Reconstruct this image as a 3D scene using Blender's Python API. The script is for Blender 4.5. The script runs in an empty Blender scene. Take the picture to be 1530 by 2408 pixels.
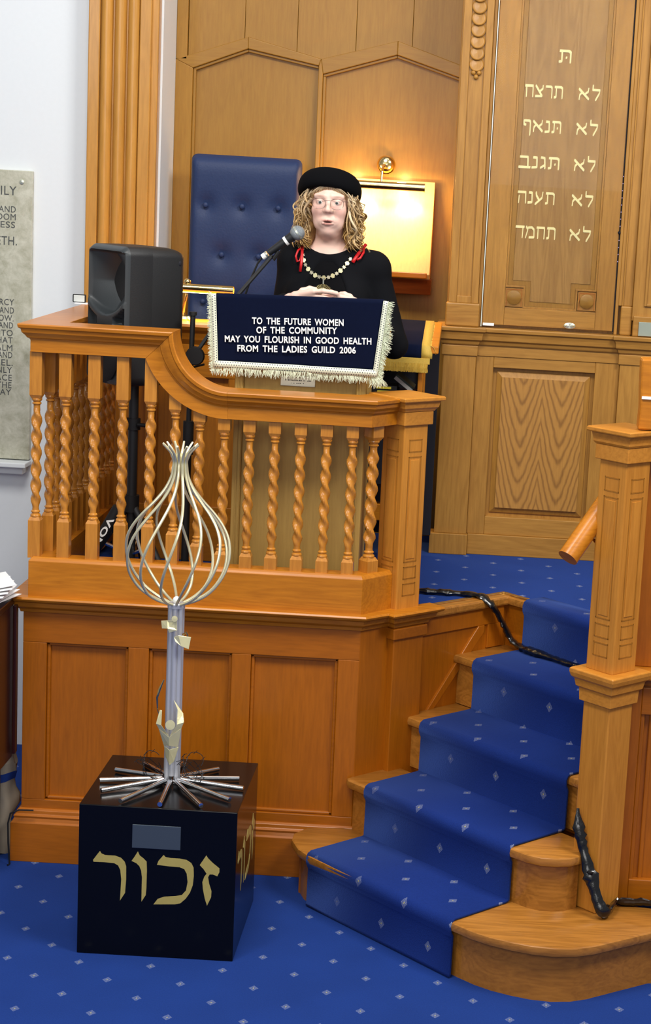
import bpy, math, random
import numpy as np
from mathutils import Vector, Matrix
random.seed(7); rng = np.random.RandomState(5)
S = bpy.context.scene
COL = S.collection

# ------------------------------------------------------------------ camera
H = 2.45
P = math.radians(10.4); RL = .058; FPX = 4246.
cf = Vector((0, math.cos(P), -math.sin(P))); r0 = Vector((1, 0, 0)); u0 = Vector((0, math.sin(P), math.cos(P)))
cr = r0 * math.cos(RL) + u0 * math.sin(RL); cu = -r0 * math.sin(RL) + u0 * math.cos(RL)
cd = bpy.data.cameras.new('camera'); cam = bpy.data.objects.new('camera', cd); COL.objects.link(cam)
m = Matrix((cr, cu, -cf)).transposed().to_4x4(); m.translation = Vector((0, 0, H)); cam.matrix_world = m
cd.sensor_fit = 'VERTICAL'; cd.sensor_height = 24; cd.lens = FPX / 2408 * 24
cd.shift_x = (765 - 1130) / 2408; cd.shift_y = 0; cd.clip_start = .05
S.camera = cam

# ------------------------------------------------------------------ world, lights, exposure
w = bpy.data.worlds.new('world'); S.world = w; w.use_nodes = True
w.node_tree.nodes['Background'].inputs[0].default_value = (.93, .96, 1, 1)
w.node_tree.nodes['Background'].inputs[1].default_value = .24
def area(name, loc, target, sx, sy, power, col=(1, 1, 1)):
    l = bpy.data.lights.new(name, 'AREA'); l.shape = 'RECTANGLE'; l.size = sx; l.size_y = sy; l.energy = power; l.color = col
    o = bpy.data.objects.new(name, l); COL.objects.link(o); o.location = loc
    o.rotation_euler = (Vector(target) - Vector(loc)).to_track_quat('-Z', 'Y').to_euler(); return o
area('ceiling_light', (-1.2, 3.6, 5.2), (-.8, 5.2, .5), 1.6, 1.2, 130, (1, .97, .92))
area('ceiling_light', (2.3, 3.6, 4.9), (.2, 5.8, .6), 1.6, 1.2, 150, (1, .97, .92))
area('ceiling_light', (-.2, 5.9, 5.3), (-.4, 6.4, .9), 1.8, .8, 22, (1, .95, .88))
area('ceiling_light', (-3.0, 1.5, 3.6), (-.6, 6.4, 1.6), .7, 1.4, 26, (.92, .96, 1))
area('frontal_fill', (-.3, -1.2, 3.3), (-.4, 6.4, 1.6), 3.2, 1.8, 75, (1, .97, .93))  # soft fill added out of view to flatten the light on front faces
VS = S.view_settings
VS.view_transform = 'Standard'; VS.look = 'None'; VS.gamma = 1; VS.use_curve_mapping = False; VS.exposure = .17

# ------------------------------------------------------------------ materials
def lin(c):
    if isinstance(c, str): c = tuple(int(c[i:i + 2], 16) / 255 for i in (0, 2, 4))
    return tuple((v / 12.92 if v <= .04045 else ((v + .055) / 1.055) ** 2.4) for v in c) + (1,)
def newmat(name):
    m = bpy.data.materials.new(name); m.use_nodes = True
    return m, m.node_tree, m.node_tree.nodes['Principled BSDF']
def N(t, k, **kw):
    n = t.nodes.new(k)
    for a, b in kw.items(): setattr(n, a, b)
    return n
def mth(t, op, a, b=None, c=None, clamp=False):
    n = N(t, 'ShaderNodeMath', operation=op); n.use_clamp = clamp
    for i, v in enumerate((a, b, c)):
        if v is None: continue
        if isinstance(v, (int, float)): n.inputs[i].default_value = v
        else: t.links.new(v, n.inputs[i])
    return n.outputs[0]
def plain(name, col, rough=.5, metal=0, noise=0, bump=0, nscale=40, coat=0, emit=None, es=0, spec=.5):
    m, t, b = newmat(name)
    b.inputs['Base Color'].default_value = lin(col); b.inputs['Roughness'].default_value = rough
    b.inputs['Metallic'].default_value = metal; b.inputs['Coat Weight'].default_value = coat
    b.inputs['Specular IOR Level'].default_value = spec
    if emit: b.inputs['Emission Color'].default_value = lin(emit); b.inputs['Emission Strength'].default_value = es
    tc = N(t, 'ShaderNodeTexCoord'); nz = N(t, 'ShaderNodeTexNoise'); nz.inputs['Scale'].default_value = nscale; nz.inputs['Detail'].default_value = 4
    t.links.new(tc.outputs['Object'], nz.inputs['Vector'])
    if noise:
        mx = N(t, 'ShaderNodeMixRGB', blend_type='MULTIPLY'); mx.inputs[1].default_value = lin(col)
        rp = N(t, 'ShaderNodeMapRange'); rp.inputs['To Min'].default_value = 1 - noise; rp.inputs['To Max'].default_value = 1 + noise
        t.links.new(nz.outputs[0], rp.inputs[0]); mx.inputs[0].default_value = 1
        t.links.new(rp.outputs[0], mx.inputs[2]); t.links.new(mx.outputs[0], b.inputs['Base Color'])
    if bump:
        bp = N(t, 'ShaderNodeBump'); bp.inputs['Strength'].default_value = bump; bp.inputs['Distance'].default_value = .003
        t.links.new(nz.outputs[0], bp.inputs['Height']); t.links.new(bp.outputs[0], b.inputs['Normal'])
    return m
def wood(name, c1, c2, axis='Z', rough=.36, coat=.2, scale=1., figure=.35, spec=.3, vary=.12):
    """c1 light, c2 dark (grain); axis = direction of the grain"""
    m, t, b = newmat(name)
    tc = N(t, 'ShaderNodeTexCoord'); mp = N(t, 'ShaderNodeMapping'); oi = N(t, 'ShaderNodeObjectInfo')
    sc = {'X': (1.2, 14, 14), 'Y': (14, 1.2, 14), 'Z': (14, 14, 1.2)}[axis]
    mp.inputs['Scale'].default_value = tuple(v * scale for v in sc)
    t.links.new(tc.outputs['Object'], mp.inputs['Vector'])
    off = N(t, 'ShaderNodeCombineXYZ'); r = mth(t, 'MULTIPLY', oi.outputs['Random'], 37.)
    for i in range(3): t.links.new(r, off.inputs[i])
    t.links.new(off.outputs[0], mp.inputs['Location'])
    n1 = N(t, 'ShaderNodeTexNoise'); n1.inputs['Scale'].default_value = .9; n1.inputs['Detail'].default_value = 3; n1.inputs['Distortion'].default_value = .8
    n2 = N(t, 'ShaderNodeTexNoise'); n2.inputs['Scale'].default_value = 9; n2.inputs['Detail'].default_value = 5; n2.inputs['Roughness'].default_value = .65
    for n in (n1, n2): t.links.new(mp.outputs[0], n.inputs['Vector'])
    rg = mth(t, 'FRACT', mth(t, 'MULTIPLY', n1.outputs[0], 7.))
    rg = mth(t, 'POWER', mth(t, 'ABSOLUTE', mth(t, 'SUBTRACT', rg, .5)), 1.2)
    v = mth(t, 'ADD', mth(t, 'MULTIPLY', rg, figure * 1.6), mth(t, 'MULTIPLY', mth(t, 'SUBTRACT', n2.outputs[0], .35), .9), clamp=True)
    # broad tone drift over the boards
    n3 = N(t, 'ShaderNodeTexNoise'); n3.inputs['Scale'].default_value = 2.2; t.links.new(tc.outputs['Object'], n3.inputs['Vector'])
    v = mth(t, 'ADD', v, mth(t, 'MULTIPLY', mth(t, 'SUBTRACT', n3.outputs[0], .5), .5), clamp=True)
    cr_ = N(t, 'ShaderNodeMixRGB'); cr_.inputs[1].default_value = lin(c1); cr_.inputs[2].default_value = lin(c2); t.links.new(v, cr_.inputs[0])
    hs = N(t, 'ShaderNodeHueSaturation'); t.links.new(cr_.outputs[0], hs.inputs['Color'])
    t.links.new(mth(t, 'ADD', mth(t, 'MULTIPLY', oi.outputs['Random'], vary), 1 - vary / 2), hs.inputs['Value'])
    t.links.new(hs.outputs[0], b.inputs['Base Color'])
    b.inputs['Roughness'].default_value = rough; b.inputs['Coat Weight'].default_value = coat; b.inputs['Coat Roughness'].default_value = .18
    b.inputs['Specular IOR Level'].default_value = spec
    bp = N(t, 'ShaderNodeBump'); bp.inputs['Strength'].default_value = .12; bp.inputs['Distance'].default_value = .001
    t.links.new(n2.outputs[0], bp.inputs['Height']); t.links.new(bp.outputs[0], b.inputs['Normal'])
    return m
BW1, BW2 = 'c87c1c', '8e4c08'      # bema, honey oak
KW1, KW2 = 'b4823a', '82551e'      # ark, duller oak
W = {a: wood('honey_oak_' + a, BW1, BW2, a) for a in 'XYZ'}
BALW = wood('turned_oak', 'd08a30', '96550f', 'Z', rough=.26, coat=.6, spec=.5)
NW = {a: wood('newel_oak_' + a, 'cf8a34', 'a0601a', a) for a in 'XYZ'}
GW = wood('golden_oak', 'c48c3e', '9c6a28', 'Z', coat=.35)
WD = {a: wood('lower_oak_' + a, 'b0620e', '7c4206', a, rough=.36, figure=.2) for a in 'XYZ'}
K = {a: wood('ark_oak_' + a, KW1, KW2, a, rough=.42, coat=.12) for a in 'XYZ'}
PW = {a: wood('wall_oak_' + a, '9d722c', '7a501a', a, rough=.4, figure=.15, coat=.15) for a in 'XYZ'}
TW = wood('tread_oak', 'b87a32', '764712', 'X', rough=.3, coat=.4, figure=.5)
LW = wood('lectern_oak', 'b8954f', '947038', 'Z', rough=.5, coat=.05, figure=.15)
MAH = wood('mahogany', '34130b', '1d0a06', 'Z', rough=.3, coat=.4)
M_wall = plain('white_paint', 'dfe4e8', .7, noise=.02, bump=.05, nscale=60)
M_black = plain('black_plastic', '1b1c1e', .5, bump=.15, nscale=400)
M_black2 = plain('grey_black_plastic', '33383b', .42, bump=.1, nscale=500)
M_rubber = plain('black_rubber', '0c0c0e', .6)
M_tape = plain('black_tape', '0d0d10', .22, bump=.6, nscale=60, coat=.4)
M_chrome = plain('chrome', 'e6e6e8', .12, 1)
M_alu = plain('aluminium_tube', 'cfd0d6', .4, .5)
M_brass = plain('polished_brass', 'e8cf90', .16, 1)
M_wire = plain('pale_brass_rod', 'e6dfba', .3, .6)
M_gold = plain('gold_sheet', 'ece4b4', .3, .45, bump=.5, nscale=25)
M_goldpaint = plain('gold_letter', 'cdb866', .45, .35, noise=.08, nscale=70)
M_arkgold = plain('gilt_letter', 'fbf0b0', .4, .15)
M_box = plain('black_granite', '08080a', .2, coat=0, noise=.2, nscale=300, spec=.3)
M_slate = plain('slate_plate', '59646d', .4, .6)
M_silver = plain('silver_plate', 'd3d7c8', .3, .7)
M_leather = plain('navy_leather', '26355a', .5, spec=.25, noise=.08, bump=.25, nscale=120)
M_velvet = plain('navy_velvet', '0b1229', .95, spec=.08, noise=.12, nscale=90, bump=.1)
M_velvet.node_tree.nodes['Principled BSDF'].inputs['Sheen Weight'].default_value = .04
M_velvet.node_tree.nodes['Principled BSDF'].inputs['Sheen Tint'].default_value = lin('303c78')
M_dark = plain('dark_navy_lining', '0e0f1c', .8)
M_white = plain('white_thread', 'f4f4f0', .7)
M_cream = plain('cream_fringe', 'd9dfc6', .8, noise=.1, nscale=200)
M_ochre = plain('gold_fringe', 'c9a542', .7, noise=.2, nscale=200)
M_paper = plain('white_paper', 'f2f3f4', .6)
M_yellow = plain('yellow_spine', 'e8d23c', .5)
M_stone_text = plain('dark_letter', '4a4d4c', .6)
M_beige = plain('beige_bag', 'a79a86', .8, noise=.2, bump=.6, nscale=14)
M_blue = plain('blue_band', '1d3f8c', .5)
M_glow = plain('lamp_tube', 'fff1c8', .4, emit='ffe2a0', es=14)
M_cloth = plain('black_wool', '0e0f13', .95, spec=.15, noise=.1, bump=.2, nscale=500)
M_cloth2 = plain('black_knit', '0a0a0d', .95, spec=.12, bump=.1, nscale=600)
M_felt = plain('black_felt', '08080b', .95, spec=.12, bump=.2, nscale=500)
M_red = plain('red_ribbon', 'c4141c', .4, noise=.1, nscale=50)
M_eye = plain('eye_white', 'c9bdb6', .3); M_iris = plain('grey_iris', '4a5350', .2)
M_grille = plain('mic_grille', '9aa2a8', .4, .6, bump=.8, nscale=900)
M_glassesmetal = plain('thin_metal_frame', '8a6f62', .3, .8)
def glassmat():
    m, t, b = newmat('clear_glass'); b.inputs['Transmission Weight'].default_value = 1; b.inputs['Roughness'].default_value = .01
    b.inputs['IOR'].default_value = 1.1; b.inputs['Base Color'].default_value = (1, 1, 1, 1); return m
M_glass = glassmat()
def skinmat():
    m, t, b = newmat('skin'); a = N(t, 'ShaderNodeVertexColor', layer_name='tint')
    t.links.new(a.outputs[0], b.inputs['Base Color']); b.inputs['Roughness'].default_value = .5
    b.inputs['Subsurface Weight'].default_value = .12; b.inputs['Subsurface Radius'].default_value = (1, .3, .15); b.inputs['Subsurface Scale'].default_value = .006
    return m
M_skin = skinmat()
def hairmat():
    m, t, b = newmat('hair'); a = N(t, 'ShaderNodeVertexColor', layer_name='tint')
    tc = N(t, 'ShaderNodeTexCoord'); mp = N(t, 'ShaderNodeMapping'); mp.inputs['Scale'].default_value = (420, 420, 60); nz = N(t, 'ShaderNodeTexNoise'); nz.inputs['Scale'].default_value = 1; nz.inputs['Distortion'].default_value = 2
    t.links.new(tc.outputs['Object'], mp.inputs[0]); t.links.new(mp.outputs[0], nz.inputs['Vector']); mx = N(t, 'ShaderNodeMixRGB', blend_type='MULTIPLY'); mx.inputs[0].default_value = 1
    t.links.new(a.outputs[0], mx.inputs[1]); t.links.new(mth(t, 'ADD', mth(t, 'MULTIPLY', nz.outputs[0], 1.1), .5), mx.inputs[2]); t.links.new(mx.outputs[0], b.inputs['Base Color'])
    bp = N(t, 'ShaderNodeBump'); bp.inputs['Strength'].default_value = .5; bp.inputs['Distance'].default_value = .002; t.links.new(nz.outputs[0], bp.inputs['Height']); t.links.new(bp.outputs[0], b.inputs['Normal']); b.inputs['Roughness'].default_value = .45; return m
M_hair = hairmat()
def stonemat():
    m, t, b = newmat('grey_green_marble'); tc = N(t, 'ShaderNodeTexCoord')
    n1 = N(t, 'ShaderNodeTexNoise'); n1.inputs['Scale'].default_value = 16; n1.inputs['Detail'].default_value = 8; n1.inputs['Distortion'].default_value = .35
    n1.inputs['Roughness'].default_value = .7
    t.links.new(tc.outputs['Object'], n1.inputs['Vector']); r = N(t, 'ShaderNodeValToRGB')
    r.color_ramp.elements[0].position = .3; r.color_ramp.elements[0].color = lin('9b9a84'); r.color_ramp.elements[1].position = .7; r.color_ramp.elements[1].color = lin('d0cfbf')
    t.links.new(n1.outputs[0], r.inputs[0]); t.links.new(r.outputs[0], b.inputs['Base Color']); b.inputs['Roughness'].default_value = .22
    return m
M_stone = stonemat()
CELL = .2225
def carpetmat(name, base, ang=0., ox=0., oy=0., sx=1., sy=1.):
    """royal blue pile with a centred lattice of small white dotted diamonds and a yellow heart; coordinates are metres in UV"""
    m, t, b = newmat(name)
    uv = N(t, 'ShaderNodeUVMap'); uv.uv_map = 'UVMap'; s = N(t, 'ShaderNodeSeparateXYZ'); t.links.new(uv.outputs[0], s.inputs[0])
    def wrapd(v, o, half):
        q = mth(t, 'ADD', mth(t, 'MULTIPLY', v, 1 / CELL), 100 + o + half)
        q = mth(t, 'SUBTRACT', mth(t, 'FRACT', q), .5); return mth(t, 'MULTIPLY', q, CELL)
    masks = []; hearts = []
    for half in (0, .5):
        x = wrapd(s.outputs[0], ox, half); y = wrapd(s.outputs[1], oy, half)
        d = mth(t, 'ADD', mth(t, 'MULTIPLY', mth(t, 'ABSOLUTE', x), 1 / .015), mth(t, 'MULTIPLY', mth(t, 'ABSOLUTE', y), 1 / .019))
        dots = mth(t, 'MULTIPLY', mth(t, 'SINE', mth(t, 'MULTIPLY', mth(t, 'ADD', x, y), 950)), mth(t, 'SINE', mth(t, 'MULTIPLY', mth(t, 'SUBTRACT', x, y), 950)))
        dots = mth(t, 'GREATER_THAN', dots, .05)
        masks.append(mth(t, 'MULTIPLY', mth(t, 'LESS_THAN', d, 1.), dots)); hearts.append(mth(t, 'LESS_THAN', d, .2))
    mk = mth(t, 'MAXIMUM', *masks); ht = mth(t, 'MAXIMUM', *hearts)
    tc = N(t, 'ShaderNodeTexCoord'); nz = N(t, 'ShaderNodeTexNoise'); nz.inputs['Scale'].default_value = 260; nz.inputs['Detail'].default_value = 2
    t.links.new(tc.outputs['Object'], nz.inputs['Vector'])
    n2 = N(t, 'ShaderNodeTexNoise'); n2.inputs['Scale'].default_value = 4; t.links.new(tc.outputs['Object'], n2.inputs['Vector'])
    f = mth(t, 'ADD', mth(t, 'MULTIPLY', nz.outputs[0], .5), mth(t, 'ADD', mth(t, 'MULTIPLY', n2.outputs[0], .35), .58))
    c0 = N(t, 'ShaderNodeMixRGB', blend_type='MULTIPLY'); c0.inputs[0].default_value = 1; c0.inputs[1].default_value = lin(base); t.links.new(f, c0.inputs[2])
    c1 = N(t, 'ShaderNodeMixRGB'); t.links.new(mth(t, 'MULTIPLY', mk, .34), c1.inputs[0]); t.links.new(c0.outputs[0], c1.inputs[1]); c1.inputs[2].default_value = lin('cfd8e8')
    c2 = N(t, 'ShaderNodeMixRGB'); t.links.new(mth(t, 'MULTIPLY', ht, .6), c2.inputs[0]); t.links.new(c1.outputs[0], c2.inputs[1]); c2.inputs[2].default_value = lin('c9bf58')
    t.links.new(c2.outputs[0], b.inputs['Base Color']); b.inputs['Roughness'].default_value = .95; b.inputs['Specular IOR Level'].default_value = .15
    b.inputs['Sheen Weight'].default_value = .35; b.inputs['Sheen Tint'].default_value = lin('5577d0')
    bp = N(t, 'ShaderNodeBump'); bp.inputs['Strength'].default_value = .35; bp.inputs['Distance'].default_value = .002
    t.links.new(nz.outputs[0], bp.inputs['Height']); t.links.new(bp.outputs[0], b.inputs['Normal'])
    return m
M_carpet = carpetmat('blue_carpet_floor', '16347a', ox=.72, oy=.956)
M_carpet2 = carpetmat('blue_carpet_stair', '152c70', ox=.3, oy=.2)
def veneermat(x0, w):
    m, t, b = newmat('bookmatched_veneer'); tc = N(t, 'ShaderNodeTexCoord'); s = N(t, 'ShaderNodeSeparateXYZ'); t.links.new(tc.outputs['Object'], s.inputs[0])
    nz = N(t, 'ShaderNodeTexNoise'); nz.inputs['Scale'].default_value = 14; nz.inputs['Detail'].default_value = 3; t.links.new(tc.outputs['Object'], nz.inputs['Vector'])
    fine = N(t, 'ShaderNodeTexNoise'); fine.inputs['Scale'].default_value = 8; mp = N(t, 'ShaderNodeMapping'); mp.inputs['Scale'].default_value = (30, 30, 2)
    t.links.new(tc.outputs['Object'], mp.inputs[0]); t.links.new(mp.outputs[0], fine.inputs['Vector']); fine.inputs['Detail'].default_value = 4
    xm = mth(t, 'SUBTRACT', mth(t, 'ABSOLUTE', mth(t, 'SUBTRACT', s.outputs[0], x0)), w / 4)
    ph = mth(t, 'SUBTRACT', s.outputs[2], mth(t, 'MULTIPLY', mth(t, 'POWER', mth(t, 'ABSOLUTE', xm), 1.4), 9.))
    ph = mth(t, 'ADD', ph, mth(t, 'MULTIPLY', nz.outputs[0], .07))
    v = mth(t, 'POWER', mth(t, 'ADD', mth(t, 'MULTIPLY', mth(t, 'SINE', mth(t, 'MULTIPLY', ph, 78)), .5), .5), 3)
    v = mth(t, 'ADD', mth(t, 'MULTIPLY', v, .55), mth(t, 'MULTIPLY', fine.outputs[0], .5), clamp=True)
    mx = N(t, 'ShaderNodeMixRGB'); t.links.new(v, mx.inputs[0]); mx.inputs[1].default_value = lin('c08a3e'); mx.inputs[2].default_value = lin('7e5320')
    t.links.new(mx.outputs[0], b.inputs['Base Color']); b.inputs['Roughness'].default_value = .42; b.inputs['Coat Weight'].default_value = .1
    return m
def bandmat():
    m, t, b = newmat('openwork_braid'); uv = N(t, 'ShaderNodeUVMap'); uv.uv_map = 'UVMap'; s = N(t, 'ShaderNodeSeparateXYZ'); t.links.new(uv.outputs[0], s.inputs[0])
    p = .0085
    row = mth(t, 'MULTIPLY', mth(t, 'FLOOR', mth(t, 'MULTIPLY', s.outputs[1], 1 / p)), .5)
    x = mth(t, 'SUBTRACT', mth(t, 'FRACT', mth(t, 'ADD', mth(t, 'MULTIPLY', s.outputs[0], 1 / p), mth(t, 'ADD', row, 50))), .5)
    y = mth(t, 'SUBTRACT', mth(t, 'FRACT', mth(t, 'ADD', mth(t, 'MULTIPLY', s.outputs[1], 1 / p), 50)), .5)
    d = mth(t, 'SQRT', mth(t, 'ADD', mth(t, 'MULTIPLY', x, x), mth(t, 'MULTIPLY', y, y)))
    k = mth(t, 'LESS_THAN', d, .2)
    mx = N(t, 'ShaderNodeMixRGB'); t.links.new(k, mx.inputs[0]); mx.inputs[1].default_value = lin('dde3cd'); mx.inputs[2].default_value = lin('2a2f45')
    t.links.new(mx.outputs[0], b.inputs['Base Color']); b.inputs['Roughness'].default_value = .8; return m
M_band = bandmat()

# ------------------------------------------------------------------ mesh helpers
q = math.sqrt(.5)
LO = np.array([-.39, 6.05, 0.])
def L(s, t, z=0.): return np.array([LO[0] + (s + t) * q, LO[1] + (t - s) * q, z])   # stair frame: s along a step edge, t up the flight
ROT45 = np.array([[q, q, 0], [-q, q, 0], [0, 0, 1.]])
class MB:
    def __init__(s): s.v = []; s.f = []; s.uv = {}; s.n = 0
    def add(s, v, f, uv=None):
        v = np.asarray(v, float); b = s.n
        s.v.append(v); s.n += len(v)
        for i, fc in enumerate(f):
            if uv is not None: s.uv[len(s.f)] = [uv[j] for j in fc]
            s.f.append([b + j for j in fc])
        return s
    def box(s, x0, x1, y0, y1, z0, z1, fr=None):
        v = [(x, y, z) for x in (x0, x1) for y in (y0, y1) for z in (z0, z1)]
        if fr: v = [fr(*p) for p in v]
        return s.add(v, [(0, 1, 3, 2), (4, 6, 7, 5), (0, 4, 5, 1), (2, 3, 7, 6), (0, 2, 6, 4), (1, 5, 7, 3)])
    def prism(s, poly, f0, f1):
        n = len(poly); v = [f0(*p) for p in poly] + [f1(*p) for p in poly]
        return s.add(v, [list(range(n))[::-1], [n + i for i in range(n)]] + [(i, (i + 1) % n, n + (i + 1) % n, n + i) for i in range(n)])
    def prismZ(s, poly, z0, z1): return s.prism(poly, lambda x, y: (x, y, z0), lambda x, y: (x, y, z1))
    def prismY(s, poly, y0, y1): return s.prism(poly, lambda x, z: (x, y0, z), lambda x, z: (x, y1, z))
    def lathe(s, prof, c=(0, 0, 0), seg=20, mat=None, cap=True):
        v = []; k = len(prof)
        for (r, z) in prof:
            for i in range(seg):
                a = 2 * math.pi * i / seg; v.append((r * math.cos(a), r * math.sin(a), z))
        v = np.array(v)
        if mat is not None: v = v @ np.asarray(mat).T
        v = v + np.array(c); f = []
        for j in range(k - 1):
            for i in range(seg): f.append((j * seg + i, j * seg + (i + 1) % seg, (j + 1) * seg + (i + 1) % seg, (j + 1) * seg + i))
        if cap: f.append(list(range(seg))[::-1]); f.append([(k - 1) * seg + i for i in range(seg)])
        return s.add(v, f)
    def tube(s, path, r, seg=8, closed=False, flat=1.):
        p = np.asarray(path, float); n = len(p); r = np.ones(n) * r if np.isscalar(r) else np.asarray(r)
        tn = np.gradient(p, axis=0) if not closed else np.roll(p, -1, 0) - np.roll(p, 1, 0)
        tn /= np.linalg.norm(tn, axis=1)[:, None] + 1e-12
        u = np.cross(tn[0], [0, 0, 1.]);
        if np.linalg.norm(u) < 1e-3: u = np.cross(tn[0], [0, 1., 0])
        v = []
        for i in range(n):
            u = u - tn[i] * (u @ tn[i]); u /= np.linalg.norm(u) + 1e-12; w_ = np.cross(tn[i], u)
            for k in range(seg):
                a = 2 * math.pi * k / seg; v.append(p[i] + r[i] * (math.cos(a) * u + math.sin(a) * flat * w_))
        f = []
        for i in range(n if closed else n - 1):
            j = (i + 1) % n
            for k in range(seg): f.append((i * seg + k, i * seg + (k + 1) % seg, j * seg + (k + 1) % seg, j * seg + k))
        if not closed: f.append(list(range(seg))[::-1]); f.append([(n - 1) * seg + k for k in range(seg)])
        return s.add(v, f)
    def sphere(s, c, r, seg=16, rings=10):
        r = np.ones(3) * r; prof = [(math.sin(math.pi * i / rings), -math.cos(math.pi * i / rings)) for i in range(rings + 1)]
        prof[0] = (1e-4, -1); prof[-1] = (1e-4, 1)
        return s.lathe(prof, c, seg, np.diag(r))
    def loft(s, secs, closed=True, caps=True, uv=None):
        k = len(secs); n = len(secs[0]); v = np.concatenate([np.asarray(x, float) for x in secs]); f = []
        for i in range(k - 1):
            for j in range(n if closed else n - 1): f.append((i * n + j, i * n + (j + 1) % n, (i + 1) * n + (j + 1) % n, (i + 1) * n + j))
        if caps and closed: f.append(list(range(n))[::-1]); f.append([(k - 1) * n + j for j in range(n)])
        return s.add(v, f, uv)
ROOT = {}
def link(me, name, mat, parent=None, loc=None):
    o = bpy.data.objects.new(name, me); COL.objects.link(o)
    if mat is not None: me.materials.clear(); me.materials.append(mat)
    if parent is not None: o.parent = parent; ROOT[o.name] = ROOT[parent.name]
    else: ROOT[o.name] = np.array(loc if loc is not None else (0, 0, 0), float); o.location = loc if loc is not None else (0, 0, 0)
    return o
def build(mb, name, mat, parent=None, smooth=False, bevel=0, loc=None, kind=None, angle=35):
    base = ROOT[parent.name] if parent is not None else np.array(loc if loc is not None else (0, 0, 0), float)
    v = np.concatenate(mb.v) - base
    me = bpy.data.meshes.new(name); me.from_pydata(v.tolist(), [], mb.f)
    if mb.uv:
        ul = me.uv_layers.new(name='UVMap')
        for i, p in enumerate(me.polygons):
            c = mb.uv.get(i)
            if c:
                for k, li in enumerate(p.loop_indices): ul.data[li].uv = c[k]
    me.validate()
    import bmesh
    bm = bmesh.new(); bm.from_mesh(me); bmesh.ops.recalc_face_normals(bm, faces=bm.faces); bm.to_mesh(me); bm.free()
    if smooth:
        for p in me.polygons: p.use_smooth = True
        me.set_sharp_from_angle(angle=math.radians(angle))
    o = link(me, name, mat, parent, loc)
    if bevel:
        b = o.modifiers.new('bevel', 'BEVEL'); b.width = bevel; b.segments = 2; b.limit_method = 'ANGLE'; b.angle_limit = math.radians(40)
    if kind: o['kind'] = kind
    return o
def thing(name, label, cat, loc, group=None):
    o = bpy.data.objects.new(name, None); COL.objects.link(o); o.location = loc; o.empty_display_size = .05
    ROOT[o.name] = np.array(loc, float); o['label'] = label; o['category'] = cat
    if group: o['group'] = group
    return o
def tag(o, label, cat, group=None):
    o['label'] = label; o['category'] = cat
    if group: o['group'] = group
    return o
def struct(o, label=None, cat=None):
    o['kind'] = 'structure'
    if label: o['label'] = label
    if cat: o['category'] = cat
    return o
def bx(name, mat, parent, x0, x1, y0, y1, z0, z1, bevel=.002, fr=None, **k):
    return build(MB().box(x0, x1, y0, y1, z0, z1, fr), name, mat, parent, bevel=bevel, **k)
def text_mesh(txt, bold=0., font=None):
    c = bpy.data.curves.new('txt', 'FONT'); c.body = txt; c.size = 1; c.offset = bold; c.resolution_u = 3; c.space_character = 1.08; c.space_word = 1.7
    c.extrude = .02
    o = bpy.data.objects.new('txt', c); COL.objects.link(o)
    dg = bpy.context.evaluated_depsgraph_get(); dg.update(); me = bpy.data.meshes.new_from_object(o.evaluated_get(dg))
    bpy.data.objects.remove(o); v = np.array([x.co[:] for x in me.vertices]); f = [list(p.vertices) for p in me.polygons]
    bpy.data.meshes.remove(me); bpy.data.curves.remove(c); return v, f
def islands(mb, name, mat, parent):
    v = np.concatenate(mb.v); par = list(range(len(v)))
    def find(i):
        while par[i] != i: par[i] = par[par[i]]; i = par[i]
        return i
    for f in mb.f:
        r_ = find(f[0])
        for i in f[1:]: par[find(i)] = r_
    grp = {}
    for f in mb.f: grp.setdefault(find(f[0]), []).append(f)
    for g in grp.values():
        ids = sorted({i for f in g for i in f}); mp = {i: k for k, i in enumerate(ids)}
        build(MB().add(v[ids], [[mp[i] for i in f] for f in g]), name, mat, parent)
def text_on(mb, txt, x0, z0, x1, z1, capx, y, bold=.02, thick=.0008):
    """text laid on an XZ wall facing -Y: baseline from (x0,z0) to (x1,z1), cap height capx"""
    v, f = text_mesh(txt, bold); a, b = v[:, 0].min(), v[:, 0].max()
    L_ = math.hypot(x1 - x0, z1 - z0); u = (v[:, 0] - a) / (b - a) * L_; h = v[:, 1] / .73 * capx; d = v[:, 2] / .02 * thick
    ca, sa = (x1 - x0) / L_, (z1 - z0) / L_
    mb.add(np.stack([x0 + u * ca - h * sa, y - d, z0 + u * sa + h * ca], 1), f)

# ------------------------------------------------------------------ setting
def quad_uv(mb, p, uvs): mb.add(p, [list(range(len(p)))], uvs)
fl = MB(); quad_uv(fl, [(-5, -2, 0), (5, -2, 0), (5, 7.7, 0), (-5, 7.7, 0)], [(-5, -2), (5, -2), (5, 7.7), (-5, 7.7)])
o = build(fl, 'floor', M_carpet); struct(o, 'royal blue carpet with small white diamond motifs', 'floor')
o = build(MB().box(-5, -1.386, 7.3, 7.42, 0, 4.6), 'wall_left', M_wall); struct(o)
o = build(MB().box(-1.386, -1.352, 7.3, 7.7, 0, 4.6), 'wall_return', M_wall); struct(o)
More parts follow.
